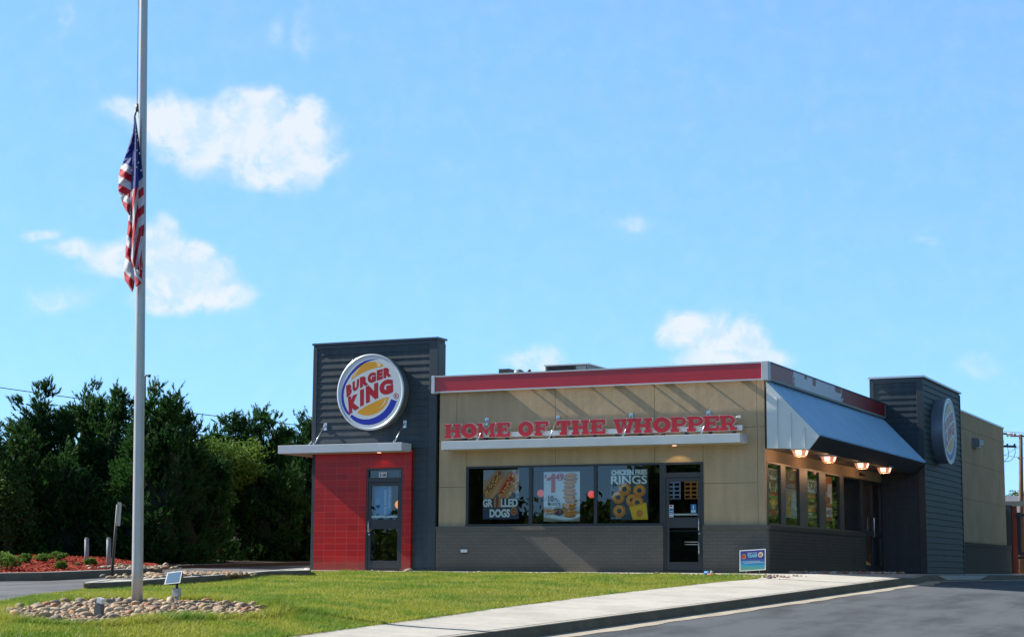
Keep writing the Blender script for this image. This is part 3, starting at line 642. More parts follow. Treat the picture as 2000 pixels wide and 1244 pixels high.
# ---- awning over the side windows
AZT, AX, AZL = 4.17, 1.22, 2.945
aw = MB(); nr = 84; pitch = 10.72/nr; V = []; sx, sz = AX-.05, AZL-AZT; L = math.hypot(sx, sz); nx, nz = -sz/L, sx/L
for i in range(nr):
    for q, h in ((0,0),(.35,0),(.45,.045),(.72,.045),(.82,0)):
        y = .02+(i+q)*pitch; V.append((y, h))
V.append((.02+nr*pitch, 0)); n = len(V)
aw.add([(.05+nx*h, y, AZT+nz*h) for y, h in V]+[(AX+nx*h, y, AZL+nz*h) for y, h in V], [(i, i+1, n+i+1, n+i) for i in range(n-1)])
AW = aw.build('awning_roof', metal_roof, B)
mb = MB(); gable = [(.05,2.70),(.05,AZT),(AX+.01,AZL-.01),(1.0,2.655)]
mb.prism(gable, lambda a, b: (a, .0, b), lambda a, b: (a, .03, b)); mb.build('gable_panel', metal_white, AW)
for x in (.295, .60, .905):
    zt = AZT+(x-.05)/(AX-.05)*(AZL-AZT)-.10; MB().box(x-.008, x+.008, -.028, -.0, 2.705, zt).build('seam', metal_white, AW)
mb = MB(); q = .085
mb.prism([(.05,AZT+.01),(AX+.015,AZL),(AX-.045,AZL-.075),(.05,AZT-.12)], lambda a, b: (a, -.03, b), lambda a, b: (a, .0, b)); mb.build('rake_trim', metal_white, AW, .004)
mb = MB(); mb.prism([(AX-.005,AZL-.02),(AX+.02,AZL-.005),(.985,2.655),(.965,2.675)], lambda a, b: (a, .03, b), lambda a, b: (a, 10.74, b)); mb.build('awning_valance', mat('valance_dark', (.012,.018,.022), .6), AW)
MB().box(.0, .975, .03, 10.75, 2.69, 2.715).build('awning_soffit', mat('awning_soffit', (.16,.125,.08), .7), AW)

# ---- inside
mb = MB(); mb.box(-11.3, -.2, .2, 9.0, -.02, .0); mb.build('inside_floor', mat('inside_floor', (.12,.10,.085), .4, vary=.2), B)
mb = MB(); mb.box(-11.28, -.2, 9.0, 9.1, 0, 2.9); mb.build('inside_wall', mat('inside_wall', (.10,.085,.07), .8, vary=.2), B); mb = MB(); mb.box(-8.3, -8.2, .4, 3.2, 0, 2.9); mb.build('inside_wall', mat('inside_wall', (.10,.085,.07), .8, vary=.2), B)
MB().box(-11.28, -.08, .15, 9.1, 2.85, 2.9).build('ceiling', mat('inside_ceiling', (.35,.34,.32), .8), B)
# ------------------------------------------------------------------ round wall signs
ACR_W = mat('sign_white', (.62,.66,.68), .32, spec=.35); ACR_R = mat('sign_red', (.42,.006,.012), .32, spec=.35); ACR_B = mat('sign_blue', (.015,.03,.38), .32, spec=.35)
ACR_Y = mat('sign_yellow', (.70,.33,.012), .32, spec=.35); ACR_H = mat('sign_highlight', (.80,.66,.40), .32, spec=.35); SIGN_SIDE = mat('sign_can', (.20,.20,.20), .4, metal=.4)
SIGN_RIM = mat('sign_rim', (.55,.62,.68), .3, metal=.3)
def arc_pts(cx, cy, r, a0, a1, n): return [(cx+r*math.cos(math.radians(a0+(a1-a0)*i/n)), cy+r*math.sin(math.radians(a0+(a1-a0)*i/n))) for i in range(n+1)]
def emblem(f, parent, s=1.):
    """the two half buns, the slanted words and the blue crescent. f(a, b, layer) -> xyz, a and b in units of the disc radius"""
    N = lambda X, Y: ((X-612)/472*s, -(Y-627)/538*s)
    def poly(pts, L, name, m):
        mb = MB(); mb.sheet([N(*p) for p in pts], lambda a, b: f(a, b, L)); return mb.build(name, m, parent)
    poly([(330,440),(336,410),(350,380),(375,335),(410,285),(450,243),(500,208),(560,190),(620,186),(680,190),(730,202),(770,222),(797,243),(795,258),(770,270),(730,276),(680,283),(620,298),(560,318),(500,342),(440,370),(390,400),(355,428),(340,438)], 1, 'bun_top', ACR_Y)
    poly([(352,418),(362,385),(395,325),(440,275),(470,252),(440,300),(400,350),(372,400)], 2, 'highlight', ACR_H)
    poly([(680,198),(730,208),(765,235),(740,262),(700,258),(715,235),(705,215)], 2, 'highlight', ACR_H)
    poly([(430,917),(445,895),(480,872),(540,838),(600,808),(680,772),(750,743),(810,720),(850,712),(880,712),(884,722),(870,770),(845,820),(810,868),(770,905),(720,935),(670,955),(620,966),(560,968),(510,960),(465,943),(438,928)], 1, 'bun_bottom', ACR_Y)
    poly([(830,735),(846,730),(835,775),(808,820),(765,862),(750,868),(790,822),(818,775)], 2, 'highlight', ACR_H)
    outer = [(735,158),(690,150),(640,149),(580,156),(520,171),(455,203),(400,246),(340,305),(290,370),(240,450),(208,530),(190,600),(188,680),(195,750),(212,815),(240,880),(275,930),(310,960)]
    inner = [(322,945),(300,905),(270,860),(245,800),(228,730),(222,650),(228,580),(248,510),(290,430),(330,370),(385,312),(440,262),(500,218),(560,188),(620,168),(680,160)]
    poly(outer+inner, 1, 'blue_arc', ACR_B)
    o2 = [(320,975),(360,1018),(410,1055),(470,1083),(530,1100),(600,1106),(670,1099),(730,1081),(790,1052),(850,1010),(905,955),(950,890),(982,825),(1000,772)]
    i2 = [(955,757),(915,741),(900,785),(876,832),(845,880),(805,923),(755,962),(700,992),(645,1012),(590,1022),(530,1022),(470,1010),(415,988),(372,962),(350,944),(335,958)]
    poly(o2+i2, 1, 'blue_crescent', ACR_B)
    for ch, q in (('B',((268,697),(342,645),(338,487),(256,522))),('U',((352,622),(442,578),(448,425),(350,470))),('R',((462,566),(584,518),(572,376),(458,408))),('G',((574,510),(694,480),(692,335),(568,356))),
                  ('E',((706,470),(790,445),(792,298),(702,315))),('R',((800,440),(915,412),(908,280),(798,288))),('K',((310,945),(460,850),(440,640),(285,690))),('I',((468,838),(522,812),(520,575),(462,590))),
                  ('N',((552,795),(730,718),(725,490),(545,545))),('G',((745,690),(945,660),(940,445),(745,470)))):
        mb = MB(); put_text(mb, ch, lambda a, b: f(a, b, 3), 0, 1, 0, 1, bold=.085, quad=[N(*p) for p in q]); mb.build('letter', ACR_R, parent)
    mb = MB(); c = N(987, 700); ring = arc_pts(*c, .08*s, 0, 360, 20)[:-1]; rin = arc_pts(*c, .062*s, 0, 360, 20)[:-1]
    V = [f(a, b, 3) for a, b in ring]+[f(a, b, 3) for a, b in rin]; mb.add(V, [(i, (i+1) % 20, 20+(i+1) % 20, 20+i) for i in range(20)])
    put_text(mb, 'R', lambda a, b: f(a, b, 3), c[0]-.03*s, c[0]+.035*s, c[1]-.04*s, c[1]+.04*s, bold=.04); mb.build('trademark', ACR_R, parent)
def round_sign(label, loc, R, T, side):
    t = thing('round_wall_sign', label, 'sign', loc, 'round signs on the two towers')
    def f(a, b, L=0, out=0.):
        e = T+.0004*L+out+.035*max(0, 1-(a*a+b*b))*0
        return (loc[0]+a*R, loc[1]-e, loc[2]+b*R) if not side else (loc[0]+e, loc[1]+a*R, loc[2]+b*R)
    n = 72; cs = [(math.cos(2*math.pi*i/n), math.sin(2*math.pi*i/n)) for i in range(n)]
    mb = MB(); prof = [(1., -T+.0), (1., -.03), (1.03, -.03), (1.03, .006), (.965, .006), (.965, .0)]; V = []
    for r, e in prof: V += [f(c*r, s_*r, 0, e) for c, s_ in cs]
    mb.add(V[:2*n], [(k, (k+1) % n, n+(k+1) % n, n+k) for k in range(n)], True)
    mb.build('sign_can', SIGN_SIDE if not side else mat('sign_can_blue_grey', (.22,.25,.32), .35, metal=.3), t)
    mb = MB(); mb.add(V[n:], [(j*n+k, j*n+(k+1) % n, (j+1)*n+(k+1) % n, (j+1)*n+k) for j in range(4) for k in range(n)], True); mb.build('rim', SIGN_RIM, t)
    mb = MB(); mb.add([f(0,0,0,.0)]+[f(c*.966, s_*.966, 0, .0) for c, s_ in cs], [(0, 1+k, 1+(k+1) % n) for k in range(n)], True); mb.build('face', ACR_W, t)
    emblem(f, t, 1.0); return t
round_sign('round white sign with red words between yellow buns, above the red tiled entrance', (-9.785, -.045, 4.262), .90, .30, False)
round_sign('round sign seen almost edge on, on the side tower past the awning', (1.20, 12.55, 3.93), .90, .34, True)

# ------------------------------------------------------------------ slab serif channel letters on the front canopy
LR = mat('letter_red', (.46,.003,.005), .25, coat=.15, vary=.05); LRIM = mat('letter_rim', (.66,.60,.56), .35)
def letter_polys(ch):
    h, s, e = .20, .285, .085                   # serif height, stem width, serif overhang
    R = lambda x0, x1, z0, z1: [(x0,z0),(x1,z0),(x1,z1),(x0,z1)]
    def stem(x, gap=True): return [R(x-e, x+s+e, 0, h), R(x, x+s, h, 1-h), R(x-e, x+s+e, 1-h, 1)]
    def ringp(cx, cz, rx, rz, t, a0=0, a1=360, n=28):
        out = []; 
        for i in range(n):
            A = [math.radians(a0+(a1-a0)*(i+k)/n) for k in (0, 1)]
            out.append([(cx+rx*math.cos(A[0]), cz+rz*math.sin(A[0])), (cx+rx*math.cos(A[1]), cz+rz*math.sin(A[1])), (cx+(rx-t)*math.cos(A[1]), cz+(rz-t)*math.sin(A[1])), (cx+(rx-t)*math.cos(A[0]), cz+(rz-t)*math.sin(A[0]))])
        return out
    if ch == 'H': return stem(e)+stem(.62+e)+[R(e+s, .62+e, .40, .60)], 1.10
    if ch == 'O': return ringp(.5, .5, .52, .53, .31), 1.0
    if ch == 'T': return [R(.30,.30+s+.06,h,1-h), R(.20,.66,0,h), R(0,.86,1-h,1), R(0,.15,.62,1-h), R(.71,.86,.62,1-h)], .86
    if ch == 'E': return [R(0,.92,0,h), R(e,e+s,h,1-h), R(0,.92,1-h,1), R(.77,.92,h,.36), R(.77,.92,.64,1-h), R(e+s,.60,.42,.60), R(.60,.70,.34,.68)], .92
    if ch == 'F': return [R(0,.50,0,h), R(e,e+s,h,1-h), R(0,.90,1-h,1), R(.75,.90,.62,1-h), R(e+s,.58,.40,.58), R(.58,.68,.32,.66)], .90
    if ch == 'M': return [R(0,.42,0,h), R(e,e+.25,h,1-h), R(.83,1.25,0,h), R(.92,1.17,h,1-h), R(0,.34,1-h,1), R(.91,1.25,1-h,1), [(e+.25,1-h),(.36,1-h),(.625,.48),(.625,.12),(e+.25,.66)], [(.89,1-h),(.92,1-h),(.92,.66),(.625,.12),(.625,.48)]], 1.25
    if ch == 'W':
        return [R(0,.46,1-h,1), R(.50,.86,1-h,1), R(.92,1.38,1-h,1), [(.08,1-h),(.36,1-h),(.50,.28),(.43,0),(.30,0)], [(.50,.28),(.60,1-h),(.69,1-h),(.69,.62),(.56,0),(.43,0)],
                [(.69,.62),(.69,1-h),(.78,1-h),(.88,.28),(.95,0),(.82,0)], [(.88,.28),(1.02,1-h),(1.30,1-h),(1.08,0),(.95,0)]], 1.38
    if ch in 'PR':
        b = .46 if ch == 'P' else .44
        out = [R(0,.50,0,h), R(e,e+s,h,1-h), R(0,.50,1-h,1), R(.50,.56,.82,1), R(e+s,.56,b-.09,b+.09)] + ringp(.56, (1+b-.09)/2, .36, (1-b+.09)/2, .19, -90, 90, 16)
        if ch == 'R': out += [[(.52,b-.09),(.74,b-.05),(.90,h),(.62,h)], R(.62,1.04,0,h)]
        return out, (.92 if ch == 'P' else 1.04)
LE = [-7.747,-7.299,-6.881,-6.388,-5.82,-5.415,-4.858,-4.474,-4.016,-3.45,-2.953,-2.485,-2.07,-1.683,-1.300,-.919]
LX = [-7.312,-6.908,-6.427,-6.044,-5.454,-5.065,-4.512,-4.041,-3.651,-2.94,-2.51,-2.083,-1.708,-1.312,-.943,-.53]
LS = thing('channel_letter_sign', 'row of red slab serif letters along the top of the front canopy', 'sign', (-4.1, -.3, 3.07))
LY = -.33
for ch, a, b in zip('HOMEOFTHEWHOPPER', LE, LX):
    polys, wd = letter_polys(ch); k = (b-a)/wd; z0, hh = 3.085, .335
    front = MB(); back = MB()
    for i, p in enumerate(polys):
        q = [(a+x*k, z0+z*hh) for x, z in p]
        if sum(q[j][0]*q[(j+1)%len(q)][1]-q[(j+1)%len(q)][0]*q[j][1] for j in range(len(q))) < 0: q = q[::-1]
        c = (sum(x for x, z in q)/len(q), sum(z for x, z in q)/len(q)); e = .00001*i
        front.prism(q, lambda x, z: (x, LY-.012, z), lambda x, z: (x, LY+.0-e, z))
        # outline pushed out 13 mm for the pale return behind the red face
        n = len(q); Q = []
        for j in range(n):
            p0, p1, p2 = Vector(q[j-1]), Vector(q[j]), Vector(q[(j+1)%n]); d1 = (p1-p0).normalized(); d2 = (p2-p1).normalized()
            m_ = Vector((d1.y+d2.y, -(d1.x+d2.x))); m_ = m_/max(.3, m_.length); Q.append((p1.x+m_.x*.010, p1.y+m_.y*.010))
        e2 = .0007*(i % 7)
        back.prism(Q, lambda x, z: (x, LY+.001+e2, z), lambda x, z: (x, LY+.055+e2, z))
    o = front.build('letter', LR, LS); back.build('letter_return', LRIM, o)
MB().box(-7.70, -.44, LY+.10, LY+.19, 3.09, 3.205).build('raceway', metal_light, LS)
mb = MB()
for i in range(13): x = -7.3+i*.555; mb.box(x-.03, x+.03, LY+.11, LY+.2, 3.0, 3.09)
mb.build('raceway_feet', alu_frame, LS)
mb = MB(); V = arc_pts(-.47, 3.385, .034, 0, 360, 18)[:-1]; mb.prism(V, lambda x, z: (x, LY-.01, z), lambda x, z: (x, LY+.02, z)); mb.tube([(-.56, LY+.03, 3.38), (-.47, LY+.03, 3.385)], .012, 6); mb.build('trademark', lamp_white, LS)

# ------------------------------------------------------------------ posters hung behind the glass
def flat(name, c, r=.55): return mat(name, c, r)
PW = flat('print_white', (.78,.80,.80)); PK = flat('print_black', (.035,.035,.04)); PN = flat('print_navy', (.035,.05,.09)); PR = flat('print_red', (.55,.02,.03)); PO = flat('print_orange', (.62,.22,.04)); PG = flat('print_gold', (.70,.42,.08))
PBUN = flat('print_bun', (.56,.22,.08)); PMEAT = mat('print_meat', (.24,.07,.03), .5, vary=.6, vscale=60); PFRY = mat('print_fried', (.60,.19,.02), .5, vary=.5, vscale=45); PBL = flat('print_blue', (.02,.16,.42)); PTAN = flat('print_paper', (.40,.30,.22)); PYE = flat('print_yellow', (.88,.50,.015)); PGR = flat('print_green', (.08,.30,.04)); PGY = flat('print_grey', (.35,.36,.40)); PSK = flat('print_pale_blue', (.45,.55,.68))
class Poster:
    """flat printed sheet: local a (0..w) to the right, b (0..h) up, each print 0.6 mm over the one below"""
    def __init__(s, name, label, w, h, f, paper, cat='poster', group='posters and banners in the windows'):
        s.f = f; s.w, s.h = w, h; mb = MB(); mb.add([f(0,0,0),f(w,0,0),f(w,h,0),f(0,h,0),f(0,0,-3),f(w,0,-3),f(w,h,-3),f(0,h,-3)], [(0,1,2,3),(7,6,5,4),(0,4,5,1),(1,5,6,2),(2,6,7,3),(3,7,4,0)])
        c = f(w/2, 0, 0); s.t = thing(name, label, cat, c, group); mb.build('paper', paper, s.t); s.L = 1
    def sh(s, pts, m, name='print', L=None):
        mb = MB(); l = L or s.L; s.L += 1; mb.sheet([(min(1, max(0, a))*s.w, min(1, max(0, b))*s.h) for a, b in pts], lambda a, b: s.f(a, b, l)); mb.build(name, m, s.t); return s
    def rect(s, a0, a1, b0, b1, m, name='print'): return s.sh([(a0,b0),(a1,b0),(a1,b1),(a0,b1)], m, name)
    def ell(s, a, b, ra, rb, m, rot=0, n=22, name='print'):
        P = []; c, d = math.cos(rot), math.sin(rot)
        for i in range(n):
            x, y = ra*math.cos(6.2832*i/n)*s.w, rb*math.sin(6.2832*i/n)*s.h; P.append((a+(x*c-y*d)/s.w, b+(x*d+y*c)/s.h))
        return s.sh(P, m, name)
    def many(s, items, m, name='print'):   # a scatter of small ellipses as one print
        mb = MB(); l = s.L; s.L += 1
        for k, (a, b, ra, rb, rot) in enumerate(items):
            c, d = math.cos(rot), math.sin(rot); P = [(a*s.w+ra*math.cos(6.2832*i/8)*s.w*c-rb*math.sin(6.2832*i/8)*s.h*d, b*s.h+ra*math.cos(6.2832*i/8)*s.w*d+rb*math.sin(6.2832*i/8)*s.h*c) for i in range(8)]
            mb.sheet([(min(s.w, max(0, x)), min(s.h, max(0, y))) for x, y in P], lambda x, y: s.f(x, y, l+.02*k))
        s.L += int(.02*len(items))+1; mb.build(name, m, s.t); return s
    def txt(s, text, a0, a1, b0, b1, m, bold=.03, quad=None):
        mb = MB(); l = s.L; s.L += 1; q = [(a*s.w, b*s.h) for a, b in quad] if quad else None
        put_text(mb, text, lambda a, b: s.f(a, b, l), a0*s.w, a1*s.w, b0*s.h, b1*s.h, bold=bold, quad=q); mb.build('lettering', m, s.t); return s
def ff(x0, z0, y): return lambda a, b, L: (x0+a, y-.0006*L, z0+b)
def fs(y0, z0, x): return lambda a, b, L: (x+.0006*L, y0+a, z0+b)
p = Poster('promo_poster', 'grilled dogs poster with two loaded hot dogs in the leftmost front window', .93, 1.155, ff(-6.915, 1.19, .07), PN)
p.rect(0, 1, .42, 1, PTAN).rect(.0, .34, .80, 1, PGY).sh([(0,.44),(1,.40),(1,.52),(0,.60)], flat('print_slate', (.12,.13,.16)))
for (a, b) in ((.27,.71),(.68,.69)):
    p.ell(a+.05, b-.05, .42, .085, PBUN, .92); p.ell(a-.06, b+.05, .36, .06, PBUN, .92); p.ell(a-.01, b+.01, .40, .06, PMEAT if a < .5 else PR, .92)
    its = []
    for i in range(34 if a < .5 else 22):
        t = random.uniform(-.36, .36); o = random.gauss(0, .02); its.append((a+t*math.cos(.92)*1.0-o, b+t*math.sin(.92)*.8+o, .022, .014, random.random()*3))
    p.many(its, PG if a < .5 else PYE)
    if a > .5: p.many([(x+.03, y-.01, .016, .012, 0) for x, y, *_ in its[::2]], PGR)
    p.ell(a+.13, b-.10, .36, .045, flat('print_bun_light', (.66,.31,.13)), .92)
p.rect(0, 1, .0, .42, PN); p.txt('GR', .0, .27, .245, .41, PW, .04).txt('LLED', .50, .97, .245, .41, PW, .04)
p.rect(.31, .36, .235, .43, PO).rect(.375, .425, .235, .43, PMEAT).rect(.44, .49, .235, .43, PO)
p.txt('DOGS', .19, .76, .035, .205, PW, .05).ell(.87, .155, .095, .08, PBUN).ell(.87, .155, .075, .06, PMEAT).txt('flame grilled', .81, .93, .13, .18, PBUN, .02)
p = Poster('promo_poster', 'white nugget poster with a large red price in the middle front window', .91, 1.145, ff(-5.352, 1.13, .07), PW)
p.rect(0, 1, .0, 1, PSK); p.rect(.0, 1, .30, .98, flat('print_haze', (.66,.72,.80))); p.sh([(0,.14),(1,.12),(1,.20),(.3,.27),(0,.28)], PTAN).ell(.2, .20, .2, .04, PO).ell(.42, .19, .13, .075, flat('print_bowl', (.10,.03,.035))).ell(.42, .235, .10, .025, PMEAT)
p.sh([(0,.10),(.3,.07),(.62,.02),(1,.09),(1,.15),(.5,.09),(.2,.13)], PW).sh([(0,.0),(1,.0),(1,.07),(.62,.01),(.3,.05),(0,.08)], PTAN)
random.seed(3)
for i, z in enumerate((.115,.19,.26,.33,.405,.475,.55,.62,.70,.78,.85,.92)):
    x = .74+random.uniform(-.035,.03); p.ell(x, z, .175+random.uniform(-.02,.02), .045, PFRY if i % 2 else flat('print_fried_dark', (.40,.15,.03)), random.uniform(-.06,.06)); p.ell(x-.02, z+.016, .12, .014, flat('print_fried_light', (.74,.29,.045)))
p.txt('$', .02, .08, .84, .95, PR, .03).sh([(.22,.58),(.32,.58),(.32,.96),(.24,.96),(.21,.90),(.10,.87),(.10,.815),(.22,.84)], PR, 'numeral').txt('49', .33, .56, .81, .965, PR, .03).txt('10', .13, .29, .39, .52, PK, .05).txt('Pc.', .31, .45, .39, .47, PK, .03).txt('NUGGETS', .12, .46, .32, .375, PK, .03)
p = Poster('promo_poster', 'dark chicken fries rings poster with golden rings and a yellow bag, beside the front door', .92, 1.145, ff(-3.687, 1.16, .07), PN)
p.txt('CHICKEN FRIES', .03, .97, .885, .985, PW, .045).txt('RINGS', .02, .97, .70, .87, PW, .02)
for a, b in ((.38,.60),(.77,.57),(.21,.44),(.24,.17),(.58,.38),(.72,.33)):
    p.ell(a, b, .165, .125, PFRY); p.ell(a-.02, b+.02, .13, .09, flat('print_fried_light', (.74,.29,.045))); p.ell(a, b, .065, .05, PN)
p.sh([(.50,.26),(.95,.34),(1.0,.0),(.60,.0)], PYE, 'bag'); p.sh([(.50,.26),(.95,.34),(.94,.31),(.505,.235)], flat('print_gold_dark', (.58,.36,.02)))
p.ell(.78, .12, .09, .07, PO).txt('crispy', .03, .3, .02, .05, PW, .0)
# side window posters (seen at a steep angle)
p = Poster('window_banner', 'narrow burger banner in the side window nearest the front corner', .76, 1.08, fs(.36, 1.22, -.05), flat('print_brown', (.16,.09,.07)), 'poster')
p.rect(.03, .97, .82, .99, PGY).txt('WORST', .06, .94, .84, .96, PK, .05).rect(.2, .85, .77, .81, PW)
for sg in (0, 1):
    pts = [(.5+(-1 if sg else 1)*r*math.sin(math.radians(t)), .66-.17*math.cos(math.radians(t))) for r, ts in ((.36, range(20, 105, 12)), (.28, range(100, 15, -12))) for t in ts]; p.sh(pts, PW)
p.ell(.55, .46, .36, .05, PR).ell(.5, .40, .42, .03, PGR).ell(.5, .30, .42, .08, PO).ell(.5, .24, .2, .09, PG).ell(.5, .09, .4, .05, PR)
p = Poster('window_banner', 'pale banner with a drink and chicken in the second side window from the corner', 1.0, 1.10, fs(1.60, 1.235, -.05), PGY, 'poster')
p.rect(0, 1, .60, 1, flat('print_maroon', (.22,.05,.05))).txt('1.69', .35, .85, .78, .97, PGY, .04).txt('NUGGETS', .2, .9, .63, .70, PSK, .04).ell(.4, .32, .18, .24, PBUN).ell(.4, .14, .3, .1, PG).ell(.75, .3, .2, .25, PSK)
p = Poster('window_banner', 'burger banner with a white heading in the third side window from the corner', 1.1, 1.02, fs(3.27, 1.19, -.05), flat('print_olive', (.10,.10,.05)), 'poster')
p.rect(.02, .98, .68, .97, PW).txt('{2 FOR}', .08, .92, .70, .95, flat('print_maroon', (.22,.05,.05)), .04).ell(.5, .58, .42, .09, PO).ell(.5, .50, .46, .03, PGR).ell(.5, .43, .44, .05, PMEAT).ell(.5, .36, .46, .03, PG).ell(.5, .28, .44, .06, PO).rect(.05, .6, .16, .2, PW)
p = Poster('window_banner', 'orange and white deal banner in the dark fourth side window from the corner', .98, 1.10, fs(4.80, 1.25, -.05), flat('print_orange_red', (.55,.10,.03)), 'poster')
p.sh([(.06,.82),(.40,.82),(.40,.75),(.18,.74),(.18,.66),(.42,.62),(.40,.44),(.10,.40),(.08,.47),(.28,.50),(.28,.56),(.06,.58)], PW).sh([(.62,.84),(.98,.84),(.98,.40),(.80,.40),(.80,.52),(.52,.54),(.52,.60)], PW).txt('FOR', .44, .58, .60, .66, PW, .03).rect(.03, .97, .10, .30, PW).txt('MIX & MATCH', .06, .94, .14, .25, flat('print_orange_red', (.55,.10,.03)), .03)
# notices on the doors
p = Poster('door_poster', 'blue cool down drink poster with sideways lettering in the red entrance door', .48, .80, ff(-9.82, 1.22, .0), PBL, 'poster', None)
p.ell(.2, .5, .14, .1, flat('print_blue_light', (.05,.28,.55))); p.t.location
p.txt('COOL DOWN', 0, 1, 0, 1, PSK, .03, quad=[(.72,.02),(.72,.85),(.58,.85),(.58,.02)]).txt('WITH THE NEW', 0, 1, 0, 1, PSK, .02, quad=[(.95,.3),(.95,.97),(.83,.97),(.83,.3)])
p = Poster('address_plate', 'white 3100 street number on the glass above the entrance door', .215, .115, ff(-9.645, 2.21, -.09), PW, 'number plate', None); p.txt('3100', .05, .95, .12, .88, PK, .06)
p = Poster('door_sticker', 'small blue and white notice low in the left edge of the front door glass', .10, .30, ff(-2.24, 1.18, -.0005), PW, 'sticker', None); p.rect(.08,.92,.28,.76, PBL).rect(.2,.8,.34,.38,PW).rect(.2,.8,.50,.54,PW).ell(.5,.90,.35,.07,PR).rect(.1,.9,.05,.2,PGY)
p = Poster('door_sticker', 'square blue notice beside the hinge stile of the front door, above the push bar', .13, .20, ff(-1.73, 1.29, -.0005), PBL, 'sticker', None); p.rect(.1,.9,.1,.35,PSK).txt('i', .42,.58,.45,.9,PW,.05)

# ------------------------------------------------------------------ menu boards, counter and lamps inside
MENU = mat('menu_board_glow', (.2,.3,.5), .5, emit=(.10,.17,.30), es=.25); MENU2 = mat('menu_board_warm', (.4,.25,.1), .5, emit=(.26,.15,.05), es=.18)
for i, (x, mm, lb) in enumerate(((-4.65, MENU, 'bluish lit menu board seen through the front door'), (-4.17, MENU2, 'warm brown lit menu board seen through the front door'))):
    t = thing('menu_board', lb, 'menu board', (x, 7.0, 1.75)); MB().box(x-.20, x+.20, 7.0, 7.05, 1.88, 2.38).build('board_frame', alu_frame, t); MB().box(x-.185, x+.185, 6.99, 6.995, 1.90, 2.36).build('board_face', mm, t)
    mb = MB()
    for r in range(4):
        for c in range(2): mb.box(x-.16+c*.18, x-.03+c*.18, 6.98, 6.985, 1.92+r*.11, 1.99+r*.11)
    mb.build('menu_picture', PMEAT, t)
t = thing('service_counter', 'dark service counter inside the restaurant behind the front door', 'counter', (-5, 5.6, 0)); MB().box(-7.5, -2.5, 5.6, 6.2, 0, 1.0).build('cabinet', flat('counter_dark', (.06,.035,.03)), t); MB().box(-7.55, -2.45, 5.55, 6.25, 1.0, 1.05).build('worktop', PGY, t)
def pendant(x, y, z, label, c, es, r=.085):
    t = thing('pendant_lamp', label, 'lamp', (x, y, 2.85), 'pendant lamps over the tables')
    mb = MB(); mb.tube([(x,y,z+.02+r*.6),(x,y,2.85)], .006, 6); mb.build('cord', alu_frame, t)
    m = mat('lamp_glow_%s' % label[:4].strip(), c, .4, emit=c, es=es); mb = MB(); mb.grid(lambda a, b: (x+r*math.sin(math.pi*max(.001,b))*math.cos(6.2832*a), y+r*math.sin(math.pi*max(.001,b))*math.sin(6.2832*a), z+r*1.05*math.cos(math.pi*b)), 20, 12); mb.build('lamp_shade', m, t)
h = hit(1155, 965, 1, 1.4); pendant(h[0], 1.4, h[2], 'red glowing round lamp hanging in the window left of the rings poster', (.75,.05,.02), .55)
h = hit(1056, 963, 1, 1.4); pendant(h[0], 1.4, h[2], 'rose coloured round lamp half hidden by the nugget poster', (.55,.10,.10), .35)
h = hit(779, 985, 1, 1.2); pendant(h[0], 1.2, h[2], 'orange glowing lamp seen through the red entrance door', (.75,.26,.04), .8, .10)
for i, x in enumerate((-6.6, -5.2, -3.6)):
    t = thing('dining_table', ('dark table inside behind the %s front window' % ('hot dog poster', 'nugget poster', 'rings poster')[i]), 'table', (x, 1.1, 0), 'tables behind the front windows')
    MB().box(x-.4, x+.4, .75, 1.4, .72, .75).build('tabletop', flat('table_brown', (.16,.08,.04)), t, .01); MB().tube([(x,1.07,0),(x,1.07,.72)], .035, 10).build('leg', steel, t)

# ------------------------------------------------------------------ lit lamps under the awning
LENS = bpy.data.materials.new('lit_lens'); LENS.use_nodes = True
_t = NT(LENS.node_tree); _b = _t.n['Principled BSDF']; _b.inputs['Base Color'].default_value = (.55,.32,.24,1); _b.inputs['Emission Color'].default_value = (1,.36,.20,1); _b.inputs['Emission Strength'].default_value = .34; _b.inputs['Roughness'].default_value = .15
BULB = mat('lit_bulb', (1,.8,.6), .4, emit=(1,.50,.32), es=2.0)
names = ('nearest the front corner', 'second from the front corner', 'third from the front corner', 'nearest the dark side tower')
for i, (u, v) in enumerate(((1545,873),(1616,889),(1681,902),(1725,911))):
    h = hit(u, v, 2, 2.69); x, y = .58, max(.35, h[1]); x = h[0]+.03
    t = thing('awning_light', 'lit square prismatic lamp under the ribbed awning, the one %s' % names[i], 'lamp', (x, y, 2.69), 'lit lamps under the awning')
    def fr(z0, z1, a0, a1):
        return [(x-a0,y-a0,z0),(x+a0,y-a0,z0),(x+a0,y+a0,z0),(x-a0,y+a0,z0),(x-a1,y-a1,z1),(x+a1,y-a1,z1),(x+a1,y+a1,z1),(x-a1,y+a1,z1)]
    F = [(0,3,2,1),(4,5,6,7),(0,1,5,4),(1,2,6,5),(2,3,7,6),(3,0,4,7)]
    mb = MB(); mb.add(fr(2.655, 2.688, .17, .19), F); mb.build('mounting_plate', metal_light, t)
    mb = MB(); mb.add(fr(2.52, 2.65, .11, .155), F)
    mb.build('lens', LENS, t, .012)
    mb = MB(); s_ = .065; mb.box(x-s_, x+s_, y-.125, y-.118, 2.55, 2.645) if False else mb.add([(x-.06,y-.122,2.55),(x+.06,y-.122,2.55),(x+.07,y-.158,2.65),(x-.07,y-.158,2.65)], [(0,1,2,3)]); mb.add([(x+.122,y-.06,2.55),(x+.122,y+.06,2.55),(x+.158,y+.07,2.65),(x+.158,y-.07,2.65)], [(0,1,2,3)])
    mb.build('bright_lens_centre', BULB, t)
    L = bpy.data.lights.new('awning_lamp_light', 'POINT'); L.energy = 6; L.color = (1,.55,.28); L.shadow_soft_size = 0.; lo = bpy.data.objects.new('lamp_glow', L); col.objects.link(lo); lo.parent = t; lo.location = (0, 0, -.22)
